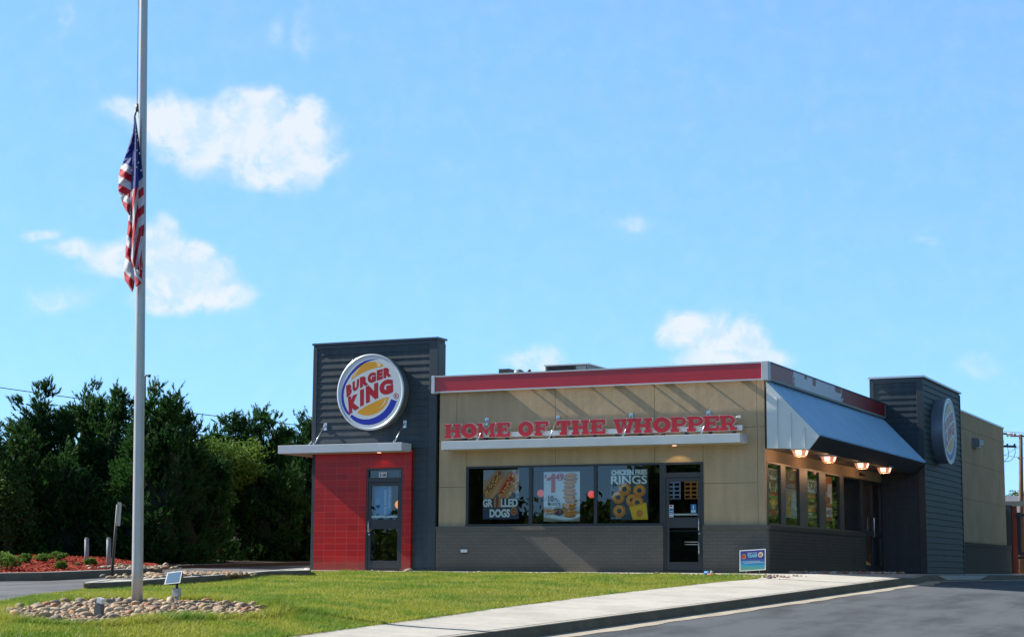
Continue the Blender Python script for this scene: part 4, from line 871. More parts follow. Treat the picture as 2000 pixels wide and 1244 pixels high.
# downlights in the canopy soffits
for (x, y, lb) in ((-2.0, -.3, 'small warm downlight under the canopy above the front door'), (-9.5, -.36, 'small warm downlight under the entrance canopy above the red tiles')):
    t = thing('canopy_downlight', lb, 'lamp', (x, y, 2.79)); mb = MB(); mb.tube([(x,y,2.785),(x,y,2.797)], .07, 16); mb.build('trim_ring', lamp_white, t); mb = MB(); mb.tube([(x,y,2.781),(x,y,2.784)], .05, 16); mb.build('lens', BULB, t)
    L = bpy.data.lights.new('downlight', 'SPOT'); L.energy = 5 if x > -5 else 1.5; L.spot_size = math.radians(120); L.color = (1,.72,.25); L.shadow_soft_size = .05; lo = bpy.data.objects.new('lamp_glow', L); col.objects.link(lo); lo.parent = t; lo.location = (0, 0, -.02)
# wall lamp on the rear wall, hose box on the brick
h = (0, 24.4, 4.42); t = thing('wall_lamp', 'grey box lamp high on the tan rear side wall', 'lamp', (0, 24.4, 4.28)); mb = MB(); mb.prism([(.0,4.28),(.20,4.28),(.26,4.34),(.26,4.50),(.18,4.56),(0,4.56)], lambda a, b: (a, 24.0, b), lambda a, b: (a, 24.75, b)); mb.build('housing', mat('lamp_housing', (.22,.25,.28), .4, metal=.5), t, .01); MB().box(.03, .24, 24.03, 24.72, 4.262, 4.279).build('lens', lamp_white, t)
t = thing('outlet_box', 'small white outlet box on the grey brick under the left front window', 'outlet', (-7.33, -.05, .42)); MB().box(-7.415, -7.245, -.10, -.05, .415, .49).build('cover', lamp_white, t, .01); MB().box(-7.39, -7.27, -.085, -.05, .385, .414).build('base', alu_frame, t)
t = thing('security_camera', 'small dark bracket camera under the awning at the end of the beige strip', 'camera', (0, 8.4, 2.55)); mb = MB(); mb.box(0, .03, 8.36, 8.44, 2.50, 2.60); mb.tube([(.03,8.4,2.55),(.14,8.35,2.52)], .025, 8); mb.build('camera_body', alu_frame, t)

# ------------------------------------------------------------------ rooftop units
hv = mat('hvac_sheet_metal', (.20,.215,.22), .5, metal=.4, vary=.15)
t = thing('rooftop_air_unit', 'long grey rooftop air handling unit with dark louvre, behind the red band', 'air conditioner', (-6.9, 6, 4.36))
MB().box(-7.52, -6.31, 5.0, 7.6, 4.36, 5.35).build('casing', hv, t, .01); MB().box(-7.55, -6.28, 4.97, 7.65, 5.352, 5.385).build('lid', metal_light, t)
mb = MB()
for i in range(14): z = 4.75+i*.042; mb.add([(-7.45,4.995,z),(-6.68,4.995,z),(-6.68,4.96,z+.03),(-7.45,4.96,z+.03)], [(0,1,2,3)])
mb.build('louvre', alu_frame, t); MB().box(-7.48, -6.62, 4.985, 4.999, 4.7, 5.33).build('louvre_recess', PK, t)
MB().box(-6.62, -6.34, 4.975, 4.999, 4.5, 5.33).build('access_panel', hv, t)
t = thing('exhaust_vent', 'square dark exhaust hood on the roof near the left tower', 'vent', (-8.7, 5, 4.36)); MB().box(-8.80, -8.61, 5.0, 5.2, 4.36, 5.2).build('duct', hv, t); MB().box(-8.86, -8.55, 4.95, 5.26, 5.2, 5.33).build('hood', alu_frame, t)
t = thing('exhaust_vent', 'low mushroom shaped roof vent between the square hood and the air unit', 'vent', (-8.33, 5, 4.36)); mb = MB(); mb.tube([(-8.33,5.1,4.36),(-8.33,5.1,5.16),(-8.33,5.1,5.19),(-8.33,5.1,5.30)], [.09,.09,.2,.08], 14); mb.build('cowl', hv, t); MB().tube([(-8.33,5.1,5.3),(-8.33,5.1,5.315)], .05, 8).build('cap', hv, t)
t = thing('vent_pipe', 'small bent pipe end just showing over the red band', 'pipe', (-8.05, 5, 4.36)); MB().tube([(-8.05,5.1,4.36),(-8.05,5.1,5.22),(-8.0,5.05,5.26),(-7.97,5.0,5.24)], .045, 8).build('pipe', alu_frame, t)
# ------------------------------------------------------------------ flagpole and flag
PX, PY = -3.70, -17.47; PZ0 = g1(PX, PY)
top = hit(281, 0, 1, PY)
pole_m = mat('brushed_aluminium', (.50,.48,.45), .42, metal=.35, vary=.05, vscale=2)
t = thing('flagpole', 'tall tapering silver flagpole standing in the bed of river stones', 'flagpole', (PX, PY, PZ0))
ax = (top[0]-PX)/(top[2]-PZ0); P_at = lambda z: (PX+ax*(z-PZ0), PY, z)
zs = [PZ0-.05+i*.5 for i in range(24)]; mb = MB(); mb.tube([P_at(z) for z in zs], [.079-.0026*(z-PZ0) for z in zs], 28); mb.build('pole', pole_m, t)
c = hit(284, 942, 1, PY); mb = MB()
mb.grid(lambda a, b: (P_at(c[2])[0]+(.076+.014*math.sin(math.pi*b)*math.cos(math.pi*(a-.5)))*math.cos(math.pi*(a-.5)*.5+.1)-.004, PY-.02+.07*math.sin(math.pi*(a-.5)*.5)*-1, c[2]-.17+.34*b), 8, 10); mb.build('access_cover', pole_m, t)
rope = mat('rope', (.35,.34,.33), .8)
hp = hit(268, 206, 1, PY-.02); q = hit(270, 0, 1, PY-.02); mb = MB(); mb.tube([tuple(hp), tuple(q), (q[0]+.02, q[1], q[2]+1.5)], .006, 6)
h2 = hit(265, 222, 1, PY-.05); mb.tube([tuple(hp), tuple(h2)], .005, 6); e = hit(273, 900, 1, PY-.03); hh = hit(271, 212, 1, PY-.02); mb.tube([tuple(hh), tuple(hit(272, 560, 1, PY-.03)), (P_at(1.0)[0]-.085, PY, 1.0)], .005, 6); mb.build('halyard', rope, t)
mb = MB(); mb.tube([tuple(hit(268, 204, 1, PY-.03)), tuple(hit(268.5, 218, 1, PY-.04))], .024, 10); mb.tube([tuple(hit(266, 216, 1, PY-.04)), tuple(hit(264, 226, 1, PY-.05))], .013, 8); mb.build('snap_hook', mat('hook_metal', (.12,.12,.12), .5, metal=.5), t)
def cloth(name, c):
    m = bpy.data.materials.new(name); m.use_nodes = True; tt = NT(m.node_tree); tt.n.clear(); d = tt.node('ShaderNodeBsdfPrincipled'); d.inputs['Base Color'].default_value = (*c, 1); d.inputs['Roughness'].default_value = .7; d.inputs['Sheen Weight'].default_value = .3
    tr = tt.node('ShaderNodeBsdfTranslucent'); tr.inputs[0].default_value = (*c, 1); mx = tt.node('ShaderNodeMixShader'); mx.inputs[0].default_value = .45; tt.l.new(d.outputs[0], mx.inputs[1]); tt.l.new(tr.outputs[0], mx.inputs[2]); tt.l.new(mx.outputs[0], tt.node('ShaderNodeOutputMaterial').inputs[0]); return m
FB, FW, FR = cloth('flag_blue', (.03,.06,.34)), cloth('flag_white', (.72,.72,.76)), cloth('flag_red', (.62,.012,.04))
ip = lambda x, *kv: float(np.interp(x, kv[0::2], kv[1::2]))
FY0 = PY-.16
def fold(mb, y0, y1, xl, xr, colf, depf, ny, nx=16):
    """one hanging fold, described by its two edges down its length; real cloth surface with its own depth"""
    V = []; 
    for j in range(ny+1):
        y = y0+(y1-y0)*j/ny; a, b = xl(y), xr(y)
        for i in range(nx+1):
            s = i/nx; x = a+(b-a)*s; p = hit(x, y, 1, FY0+depf(s, y)); V.append(tuple(p))
    o = len(mb.v); mb.v += V
    for j in range(ny):
        y = y0+(y1-y0)*(j+.5)/ny; a, b = xl(y), xr(y)
        for i in range(nx):
            x = a+(b-a)*(i+.5)/nx; k = o+j*(nx+1)+i; mb.f.append((k, k+1, k+nx+2, k+nx+1)); mb.mi.append(colf(x, y)); mb.sm.append(True)
def stripes(c, brk):                      # 0 blue, 1 white, 2 red
    k = 0
    for i, b in enumerate(brk):
        if c > b: k = i+1
    return 0 if k == 0 else (1 if k % 2 else 2)
FL = thing('flag', 'limp American flag hanging in folds at half height beside the flagpole', 'flag', tuple(hit(264, 222, 1, FY0)))
fm = MB()
xlA = lambda y: ip(y, 225,262, 245,261, 260,259, 290,250, 310,243, 330,235, 345,232, 372,231, 385,235, 400,240, 412,246, 420,252); xrA = lambda y: ip(y, 225,263.5, 250,262, 310,259, 340,257, 370,256, 400,254, 420,253)
fold(fm, 225, 420, xlA, xrA, lambda x, y: stripes(y-.55*(x-250), (323,338,353,369,384,398)), lambda s, y: -.05*math.sin(math.pi*s)-.03*math.sin(y*.09+s*5)+.012*math.sin(y*.45+s*9)*(1-s), 160)
def colB(x, y):
    if x > 270.5-max(0, (y-440)*.02) and y < 462+.0*x: return stripes(y+.8*(x-275), (351,369,386,405,422,443,470))
    if y < 368+.4*(265-x): return 0
    d = y+5*(x-264); return 2 if ((d-438+16) % 64) < 32 else 1
xlB = lambda y: ip(y, 225,262.5, 260,261, 310,258, 340,256, 400,252.5, 440,256, 480,255, 505,255, 520,258, 527,264); xrB = lambda y: ip(y, 225,264.5, 250,268, 270,271, 300,274, 330,278, 350,280, 400,281.5, 450,282, 462,280, 468,276, 500,277, 527,277.5)
fold(fm, 225, 527, xlB, xrB, colB, lambda s, y: -.07*math.sin(math.pi*(s*1.0))-.045*math.sin(s*math.pi*3+y*.012)-.01, 230, 28)
xlD = lambda y: ip(y, 405,253, 418,251.5, 440,250, 455,248.5, 480,246, 500,245, 515,243, 530,242, 548,244, 558,251, 570,257.5); xrD = lambda y: ip(y, 405,256, 440,258.5, 470,257, 500,256, 515,258.5, 530,262, 550,263, 562,261.5, 570,258.5)
fold(fm, 405, 570, xlD, xrD, lambda x, y: stripes(y-1.0*(x-252), (-1,-1,-1,432,462,484,509,539,)) or 1, lambda s, y: -.06*math.sin(math.pi*s)+.015*math.sin(y*.2+s*4)+.01, 120)
xlE = lambda y: ip(y, 524,262, 545,263.5, 560,264.5); xrE = lambda y: ip(y, 524,264, 540,272, 548,278, 553,277, 560,266)
fold(fm, 524, 560, xlE, xrE, lambda x, y: 1 if y-1.15*(x-262) < 535.5 else 2, lambda s, y: -.09-.03*math.sin(math.pi*s), 40, 14)
xlG = lambda y: ip(y, 500,270, 545,270); xrG = lambda y: ip(y, 500,277, 520,279, 545,277)
fold(fm, 500, 545, xlG, xrG, lambda x, y: 2 if x > 272+(538-y)*.12 else 1, lambda s, y: -.01-.02*math.sin(math.pi*s), 30, 8)
fo = fm.build('flag_cloth', [FB, FW, FR], FL)
sd_ = fo.modifiers.new('thickness', 'SOLIDIFY'); sd_.thickness = .002
mb = MB()
for sx, sy in ((264.5,255),(264,280),(267.5,294),(263.5,312),(269,274),(272.5,300),(267,327),(275.5,333),(257.5,333),(262,346),(270,318),(266,262)):
    c = hit(sx, sy, 1, FY0-.135); R = .0155; pts = [(c[0]+(R if k % 2 == 0 else R*.42)*math.cos(math.pi/2+k*math.pi/5+sx), c[2]+(R if k % 2 == 0 else R*.42)*math.sin(math.pi/2+k*math.pi/5+sx)) for k in range(10)]
    mb.sheet(pts, lambda a, b: (a, FY0-.135, b))
mb.build('stars', FW, FL)

# ------------------------------------------------------------------ floodlight on its post, low stub light, stones
FXY = (-3.49, -16.84); fz = g1(*FXY)
t = thing('floodlight', 'square floodlight with a pale glass front on a short box and post among the stones', 'floodlight', (FXY[0], FXY[1], fz))
MB().tube([(FXY[0],FXY[1],fz-.02),(FXY[0],FXY[1],fz+.08)], .026, 12).build('conduit', mat('galvanised', (.45,.42,.38), .5, metal=.4, vary=.2), t)
MB().box(FXY[0]-.058, FXY[0]+.052, FXY[1]-.045, FXY[1]+.045, fz+.075, fz+.20).build('junction_box', mat('junction_grey', (.42,.42,.41), .5, vary=.15, vscale=20), t, .012)
mb = MB(); mb.tube([(FXY[0],FXY[1],fz+.20),(FXY[0],FXY[1],fz+.24),(FXY[0]-.01,FXY[1]+.0,fz+.275)], [.02,.016,.03], 10); mb.build('swivel', alu_frame, t)
cs = [hit(u, v, 1, y) for (u, v), y in (((321,1141),-16.93),((352,1138),-16.93),((357,1114),-16.86),((327,1118),-16.86))]
C4 = [Vector(c) for c in cs]; nrm = (C4[1]-C4[0]).cross(C4[3]-C4[0]).normalized(); cen = sum(C4, Vector())/4
if nrm.y > 0: nrm = -nrm
back = [c-nrm*.11+(cen-c)*.38 for c in C4]; mb = MB(); mb.add([*C4, *back], [(0,1,2,3),(7,6,5,4),(0,4,5,1),(1,5,6,2),(2,6,7,3),(3,7,4,0)]); mb.build('housing', mat('flood_housing', (.05,.05,.05), .5), t, .004)
f0 = [c+nrm*.006 for c in C4]; fi = [c+(cen-c)*.16+nrm*.006 for c in C4]; mb = MB(); mb.add([*f0, *fi], [(0,1,5,4),(1,2,6,5),(2,3,7,6),(3,0,4,7)]); mb.build('door_frame', metal_light, t)
gi = [c+(cen-c)*.16+nrm*.008 for c in C4]; mb = MB(); mb.add(gi, [(0,1,2,3)]); mb.build('lens', mat('flood_lens', (.30,.42,.52), .06, metal=.6), t)
sx, sy = -2.46, -19.95; sz = g1(sx, sy)
t = thing('stub_light', 'short dark angled stub light with a pale cap standing in the stones', 'garden light', (sx, sy, sz))
mb = MB(); mb.add([(sx-.03,sy-.02,sz),(sx+.035,sy-.02,sz),(sx+.045,sy-.02,sz+.22),(sx-.012,sy-.02,sz+.235),(sx-.03,sy+.05,sz),(sx+.035,sy+.05,sz),(sx+.045,sy+.05,sz+.22),(sx-.012,sy+.05,sz+.235)], [(0,1,2,3),(7,6,5,4),(0,4,5,1),(1,5,6,2),(2,6,7,3),(3,7,4,0)]); mb.box(sx+.0, sx+.09, sy-.03, sy+.04, sz+.02, sz+.18); mb.build('body', mat('stub_grey', (.10,.11,.12), .5, metal=.2), t, .004)
mb = MB(); mb.add([(sx+.02,sy-.035,sz+.185),(sx+.10,sy-.035,sz+.165),(sx+.105,sy-.035,sz+.225),(sx+.03,sy-.035,sz+.25),(sx+.02,sy+.04,sz+.185),(sx+.10,sy+.04,sz+.165),(sx+.105,sy+.04,sz+.225),(sx+.03,sy+.04,sz+.25)], [(0,1,2,3),(7,6,5,4),(0,4,5,1),(1,5,6,2),(2,6,7,3),(3,7,4,0)]); mb.build('cap', lamp_white, t, .004)

def stone_shapes(n, seed):
    out = []; rnd = random.Random(seed)
    for i in range(n):
        ico = bpy.data.meshes.new('river_stone'); import bmesh; bm = bmesh.new(); bmesh.ops.create_icosphere(bm, subdivisions=3, radius=1)
        sx, sy, sz = 1, rnd.uniform(.62,.95), rnd.uniform(.42,.68); off = Vector((rnd.random()*50, 0, 0))
        for v in bm.verts:
            d = 1+.22*noise.noise(v.co*.9+off)+.07*noise.noise(v.co*2.4+off); v.co = Vector((v.co.x*sx*d, v.co.y*sy*d, v.co.z*sz*d))
        for f in bm.faces: f.smooth = True
        bm.to_mesh(ico); bm.free(); out.append(ico)
    return out
SCOL = [(.34,.235,.145),(.26,.18,.115),(.40,.265,.15),(.21,.175,.14),(.44,.34,.235),(.34,.165,.085),(.25,.20,.16),(.38,.28,.17)]
SM = [mat('stone_%s' % n, c, .75, vary=.22, vscale=14, bump=.4, bscale=50) for n, c in zip(('buff','brown','sand','grey','cream','rust','slate','straw'), SCOL)]
shapes = []
for i, me in enumerate(stone_shapes(24, 5)): me.materials.append(SM[i % 8]); shapes.append(me)
pts = []; tries = 0
xs = [p[0] for p in STONES]; ys = [p[1] for p in STONES]
shr = [(np.mean(xs)+(a-np.mean(xs))*.97, np.mean(ys)+(b-np.mean(ys))*.97) for a, b in STONES]
def pin(x, y): return bool(inside(shr, np.array([x]), np.array([y]))[0])
layers = []
while len(pts) < 1600 and tries < 120000:
    tries += 1; x, y = random.uniform(min(xs), max(xs)), random.uniform(min(ys), max(ys))
    if not pin(x, y) or (x-PX)**2+(y-PY)**2 < .09**2: continue
    r = random.choice((.022,.028,.034,.04,.048)) if len(pts) > 130 else random.uniform(.05,.085)
    if all((x-a)**2+(y-b)**2 > ((r+c)*.80)**2 for a, b, c in pts): pts.append((x, y, r))
pts.sort(key=lambda p: -p[2]/math.hypot(p[0]-CAM[0], p[1]-CAM[1]))
def put_stone(x, y, r, z, first=[None]):
    o = bpy.data.objects.new('river_stone', random.choice(shapes)); o.location = (x, y, z+r*.34); o.rotation_euler = (random.gauss(0,.22), random.gauss(0,.22), random.uniform(0,6.28)); o.scale = (r*random.uniform(1.0,1.3), r, r); col.objects.link(o); return o
for i, (x, y, r) in enumerate(pts[:270]): o = put_stone(x, y, r, g1(x, y)); tag(o, '%s %s river stone in the bed round the flagpole' % ('large' if r > .055 else 'small' if r < .036 else 'middling', o.data.materials[0].name.replace('stone_', '')), 'stone', 'river stones round the flagpole')
def stone_mass(name, items, label, zf, cat='stones', m=SM):
    V, F, MI, o = [], [], [], 0
    for x, y, r in items:
        me = random.choice(shapes[:8]); n = len(me.vertices); co = np.empty(n*3, np.float32); me.vertices.foreach_get('co', co); co = co.reshape(-1, 3); a = random.uniform(0, 6.28); R = np.array([[math.cos(a), -math.sin(a), 0], [math.sin(a), math.cos(a), 0], [0, 0, 1]])
        co = (co*np.array([r*random.uniform(1,1.35), r, r]))@R.T+np.array([x, y, float(zf(x, y))+r*.3]); V.append(co); fi = np.array([p.vertices[:] for p in me.polygons])+o; F.append(fi); MI += [random.randrange(len(m))]*len(fi); o += n
    me = bpy.data.meshes.new(name); me.from_pydata(np.concatenate(V).tolist(), [], np.concatenate(F).tolist())
    for k in m: me.materials.append(k)
    me.polygons.foreach_set('material_index', MI); me.polygons.foreach_set('use_smooth', [True]*len(MI)); me.update()
    ob = bpy.data.objects.new(name, me); col.objects.link(ob); return tag(ob, label, cat, kind='stuff')
stone_mass('small_river_stones', pts[270:], 'smaller river stones filling the bed round the flagpole', gz)
STR = [mat('chip_%s' % n, c, .8, vary=.25, vscale=18) for n, c in (('rust', (.34,.17,.10)), ('buff', (.40,.33,.25)), ('cream', (.50,.46,.40)), ('brown', (.20,.13,.09)), ('grey', (.32,.31,.30)))]
it = []
for i in range(900): 
    x = random.uniform(-9.8, .2); yb = float(np.interp(x, [-9.9,-9.2,-7.4,-4.5,-1.9,-.2,.5], [-.95,-1.06,-1.16,-1.1,-1.16,-1.2,-1.5])); it.append((x, yb-abs(random.gauss(0,.07))+.05, random.uniform(.012,.034)))
for i in range(90): it.append((random.gauss(.55,.28), random.gauss(-1.75,.32), random.uniform(.015,.05)))
stone_mass('edge_gravel', it, 'ragged line of small brown stones between the lawn and the concrete at the building', gz, 'gravel', STR)
it = [(random.uniform(.12,1.15), random.uniform(.8,8.6), random.uniform(.02,.06)) for i in range(420)]
stone_mass('side_gravel', it, 'shaded loose stones along the foot of the side wall', lambda x, y: gz(x, y)+.01, 'gravel', STR)
for x, y, r, lb in ((-8.27,-1.10,.09,'large pale brown rock at the lawn edge below the dark corner strip'),(-9.25,-1.05,.055,'reddish rock at the lawn edge in front of the entrance door'),(-2.10,-1.22,.06,'tan rock at the lawn edge left of the front door'),(-.80,-1.35,.07,'flat tan rock at the lawn edge beside the blue cup'),(.62,-1.9,.07,'broken reddish rock lying on the walk past the end of the lawn'),(-6.35,-1.2,.05,'orange brown rock at the lawn edge under the hot dog poster')):
    o = put_stone(x, y, r, g1(x, y)); o.name = 'edge_rock'; o.scale = (r*1.4, r, r); tag(o, lb, 'rock', 'larger rocks along the lawn edge')
cx, cy = hit(1385, 1121, 1, -1.3)[0], -1.3
t = thing('paper_cup', 'blue and white paper cup lying at the lawn edge in front of the door', 'cup', (cx, cy, g1(cx, cy))); z = g1(cx, cy)+.05
mb = MB(); mb.tube([(cx-.10, cy, z+.005), (cx+.06, cy-.02, z)], [.038,.048], 16); mb.build('cup', PBL, t); MB().tube([(cx+.06, cy-.02, z), (cx+.075, cy-.022, z)], [.051,.051], 16).build('rim', PW, t)
it = []
for i in range(420): 
    u = random.uniform(262, 460); v = 1119.5+max(0, (400-u))*.045+random.gauss(0, 1.3); p = gh(u, v, .12) if i % 3 == 0 else p; it.append((p[0]+random.gauss(0,.25), p[1]+random.gauss(0,.2), random.uniform(.03,.07)))
stone_mass('island_gravel', it, 'scattered pale stones on top of the low concrete island left of the building', lambda x, y: gz(x, y)+.10, 'gravel', SM)
it = [(p[0]+random.gauss(0,.25), p[1]+random.gauss(0,.3), random.uniform(.03,.08)) for p in [march(random.uniform(222, 300), 1110+random.gauss(0,1), bedz) for _ in range(60)] for __ in range(3)]
stone_mass('bed_end_stones', it, 'pale stones at the right end of the red mulch bed', lambda x, y: bedz(x, y), 'stones', SM)

# ------------------------------------------------------------------ sign seen edge on, two posts
sx, sy = -9.66, -10.29; sz = g1(sx, sy)+.11
tp = hit(230, 985, 1, sy); bt = np.array([sx, sy, sz]); dr = (tp-bt)/np.linalg.norm(tp-bt)
t = thing('roadside_sign', 'leaning dark post with a white sign board seen edge on at the island', 'sign', (sx, sy, sz))
mb = MB(); mb.tube([tuple(bt), tuple(tp)], .028, 10); mb.build('post', mat('post_dark', (.06,.055,.05), .6, metal=.2), t)
c1 = hit(231, 980, 1, sy-.03); c0 = hit(228, 1026, 1, sy-.03); view = (np.array([sx, sy])-CAM[:2]); view /= np.linalg.norm(view); sd2 = np.array([-view[1], view[0]])
ang = math.radians(9); w2 = view*math.cos(ang)+(-sd2)*math.sin(ang)
def brd(s, h): p = c0+(c1-c0)*h; return (p[0]+w2[0]*s, p[1]+w2[1]*s, p[2])
out = [brd(s, h) for s, h in ((-.02,.06),(.0,0),(.36,0),(.38,.06),(.38,.94),(.36,1),(.0,1),(-.02,.94))]; th = np.array([-w2[1], w2[0], 0])*.006
mb = MB(); mb.add([tuple(np.array(p)+th) for p in out]+[tuple(np.array(p)-th) for p in out], [tuple(range(8)), tuple(reversed(range(8, 16)))]+[(i, (i+1) % 8, (i+1) % 8+8, i+8) for i in range(8)]); mb.build('sign_board', mat('sign_board', (.55,.57,.58), .4, metal=.2), t)
postm = mat('weathered_post', (.22,.23,.25), .7, vary=.25, vscale=6)
for u, vt, vb, lb in ((169.5,1052,1099,'weathered grey post behind the mulch bed, the one farther left'), (212.5,1052,1105,'weathered grey post at the right end of the mulch bed')):
    p = march(u, vb, bedz); q = hit(u, vt, 1, p[1]); t = thing('marker_post', lb, 'post', (p[0], p[1], p[2]-.05), 'grey posts behind the mulch bed')
    MB().tube([(p[0],p[1],p[2]-.1),(q[0],p[1],q[2])], .052, 10).build('post', postm, t); MB().tube([(q[0],p[1],q[2]),(q[0],p[1],q[2]+.03)], [.058,.03], 10).build('post_cap', postm, t)

# ------------------------------------------------------------------ plants
def leaves(centers, size, aspect, m, name, parent, up=.3, smooth=False):
    n = len(centers); a = RNG.normal(0, 1, (n, 3)); a /= np.linalg.norm(a, axis=1)[:, None]; b = RNG.normal(0, 1, (n, 3)); b[:, 2] += up; b -= a*(a*b).sum(1)[:, None]; b /= np.linalg.norm(b, axis=1)[:, None]
    s = size*RNG.uniform(.6, 1.3, n)[:, None]; u = a*s; v = b*s*aspect
    return np_mesh(name, np.stack([centers-u, centers-v*.9, centers+u, centers+v*.9], 1), 4, m, parent)
shrub_m = blade_mat('shrub_leaf', (.05,.12,.015), (.10,.19,.03), (.20,.30,.06), 4.); shrub_m2 = blade_mat('shrub_leaf_pale', (.10,.17,.04), (.16,.24,.06), (.30,.36,.12), 4.)
twig = mat('twig', (.10,.07,.04), .9)
def shrub(u, v, w, h, label, m=shrub_m):
    p = march(u, v, bedz); k = float(np.dot(p-CAM, -ROT[2]))/F_PX; w, h = w*k, h*k
    t = thing('low_shrub', label, 'shrub', tuple(p), 'low shrubs in the mulch bed'); N = int(2600*max(.15, w*h)/.5); nb_ = 26
    bc = np.stack([RNG.uniform(-.42, .42, nb_)*w, RNG.uniform(-.42, .42, nb_)*w, RNG.uniform(.2, .78, nb_)*h], 1); r = np.array([w*.22, w*.22, h*.24])
    c = bc[RNG.integers(0, nb_, N)]+RNG.normal(0, 1, (N, 3))*r*.42; c[:, 2] = np.clip(c[:, 2], .01, None); keep = (c[:, 0]/(w*.52))**2+(c[:, 1]/(w*.52))**2+((c[:, 2]-h*.35)/(h*.68))**2 < 1
    leaves(c[keep]+p, .030, .55, m, 'foliage', t)
    mb = MB()
    for i in range(9): a = i*.7; mb.tube([(p[0], p[1], p[2]-.03), (p[0]+.2*w*math.cos(a), p[1]+.2*w*math.sin(a), p[2]+h*.45)], .008, 5)
    mb.build('stems', twig, t)
shrub(18,1113,66,36,'big dark green shrub at the left edge of the red mulch bed'); shrub(0,1096,44,22,'pale feathery shrub behind the big dark one at the left edge', shrub_m2); shrub(48,1098,26,19,'small shrub between the big dark shrub and the rounded one')
shrub(81,1095,32,18,'rounded shrub on the crest of the mulch bed, the one left of the broadest'); shrub(114,1094,36,19,'broad rounded shrub on the right crest of the mulch bed'); shrub(119,1111,25,17,'small shrub by itself in the middle of the red mulch'); shrub(177,1103,26,14,'low bright shrub by the two grey posts'); shrub(151,1104,9,5,'tiny sprig near the right end of the mulch bed', shrub_m2)

# ------------------------------------------------------------------ trees
conifer_m = blade_mat('conifer_spray', (.018,.066,.024), (.034,.105,.024), (.085,.17,.03), .9)
conifer_lt = blade_mat('conifer_spray_light', (.028,.085,.020), (.05,.12,.025), (.10,.17,.035), 1.2)
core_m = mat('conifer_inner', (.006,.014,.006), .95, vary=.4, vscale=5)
bark = mat('bark', (.10,.065,.045), .95, vary=.3, vscale=8, bump=1, bscale=30)
def cone_sprays(base, H, R, ns, seed, z0=.0, per=20, size=.14):
    """plumes: ragged upswept branches, each carrying short sprays of scale leaves"""
    r = np.random.default_rng(seed); nb = max(10, int(ns/11)); t = 1-r.uniform(0, 1, nb)**.72; ph = r.uniform(0, 6.283, nb)
    rr = R*(1-t)**.78*(.85+.25*np.sin(ph*3+t*9)+r.normal(0, .12, nb))+.05
    el = r.uniform(.35, .95, nb)+t*.35; d = np.stack([np.cos(ph)*np.cos(el), np.sin(ph)*np.cos(el), np.sin(el)], 1)
    BL = np.minimum(rr/np.cos(el)*.9, .45+.75*(1-t))*r.uniform(.8, 1.25, nb); tip = np.stack([rr*np.cos(ph), rr*np.sin(ph), z0+t*(H-z0)], 1)
    tip[:, 2] = np.minimum(tip[:, 2], H*1.02); k = 11; s = r.uniform(0, 1, (nb, k))**.8
    P = tip[:, None]-d[:, None]*((1-s)*BL[:, None])[..., None]+r.normal(0, 1, (nb, k, 3))*(.045+.11*(1-s))[..., None]
    D = d[:, None]+r.normal(0, .38, (nb, k, 3)); D /= np.linalg.norm(D, axis=2)[..., None]; P = P.reshape(-1, 3); D = D.reshape(-1, 3); n = len(P); L = r.uniform(.16, .36, n)
    s = r.uniform(0, 1, (n, per)); side = r.normal(0, 1, (n, per, 3)); side -= D[:, None]*(side*D[:, None]).sum(2)[..., None]; side /= np.linalg.norm(side, axis=2)[..., None]
    c = P[:, None]+D[:, None]*(L[:, None]*s)[..., None]; ld = D[:, None]*.85+side*.5; ln = size*(1.2-.75*s)*r.uniform(.6, 1.2, (n, per)); wv = np.cross(ld, side); wv /= np.linalg.norm(wv, axis=2)[..., None]+1e-9
    w = ln*.15; a = c-wv*w[..., None]; b = c+wv*w[..., None]; e = c+ld*ln[..., None]; T = np.stack([a, b, e], 2).reshape(-1, 3)
    return (T+np.asarray(base)).astype(np.float32)
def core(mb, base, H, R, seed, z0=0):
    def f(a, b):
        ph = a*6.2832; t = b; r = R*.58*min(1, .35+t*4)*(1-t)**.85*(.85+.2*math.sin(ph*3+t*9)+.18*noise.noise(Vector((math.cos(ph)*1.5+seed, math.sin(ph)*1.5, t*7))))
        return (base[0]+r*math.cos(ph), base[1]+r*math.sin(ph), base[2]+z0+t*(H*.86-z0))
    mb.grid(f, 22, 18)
def conifer(base, H, R, seed, label, spires=(), m=conifer_m, dens=1., size=.14, group='dark conifers behind the lane'):
    t = thing('conifer_tree', label, 'tree', tuple(base), group); rnd = random.Random(seed); mb = MB()
    S = [cone_sprays(base, H, R, int(2100*dens*R/1.4*H/5), seed, .05, size=size)]; core(mb, base, H, R, seed)
    for i, (dx, dy, h) in enumerate(spires):
        b = (base[0]+dx, base[1]+dy, base[2]); S.append(cone_sprays(b, h, R*.5, int(460*dens), seed*7+i, h*.45, size=size)); core(mb, b, h, R*.42, seed+i, h*.3)
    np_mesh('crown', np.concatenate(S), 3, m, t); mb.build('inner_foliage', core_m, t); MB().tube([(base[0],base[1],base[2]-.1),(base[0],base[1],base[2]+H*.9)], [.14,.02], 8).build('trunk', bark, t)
def cbase(u, depth): p = dep(u, 1097, depth); return (p[0], p[1], g1(p[0], p[1])+.1)
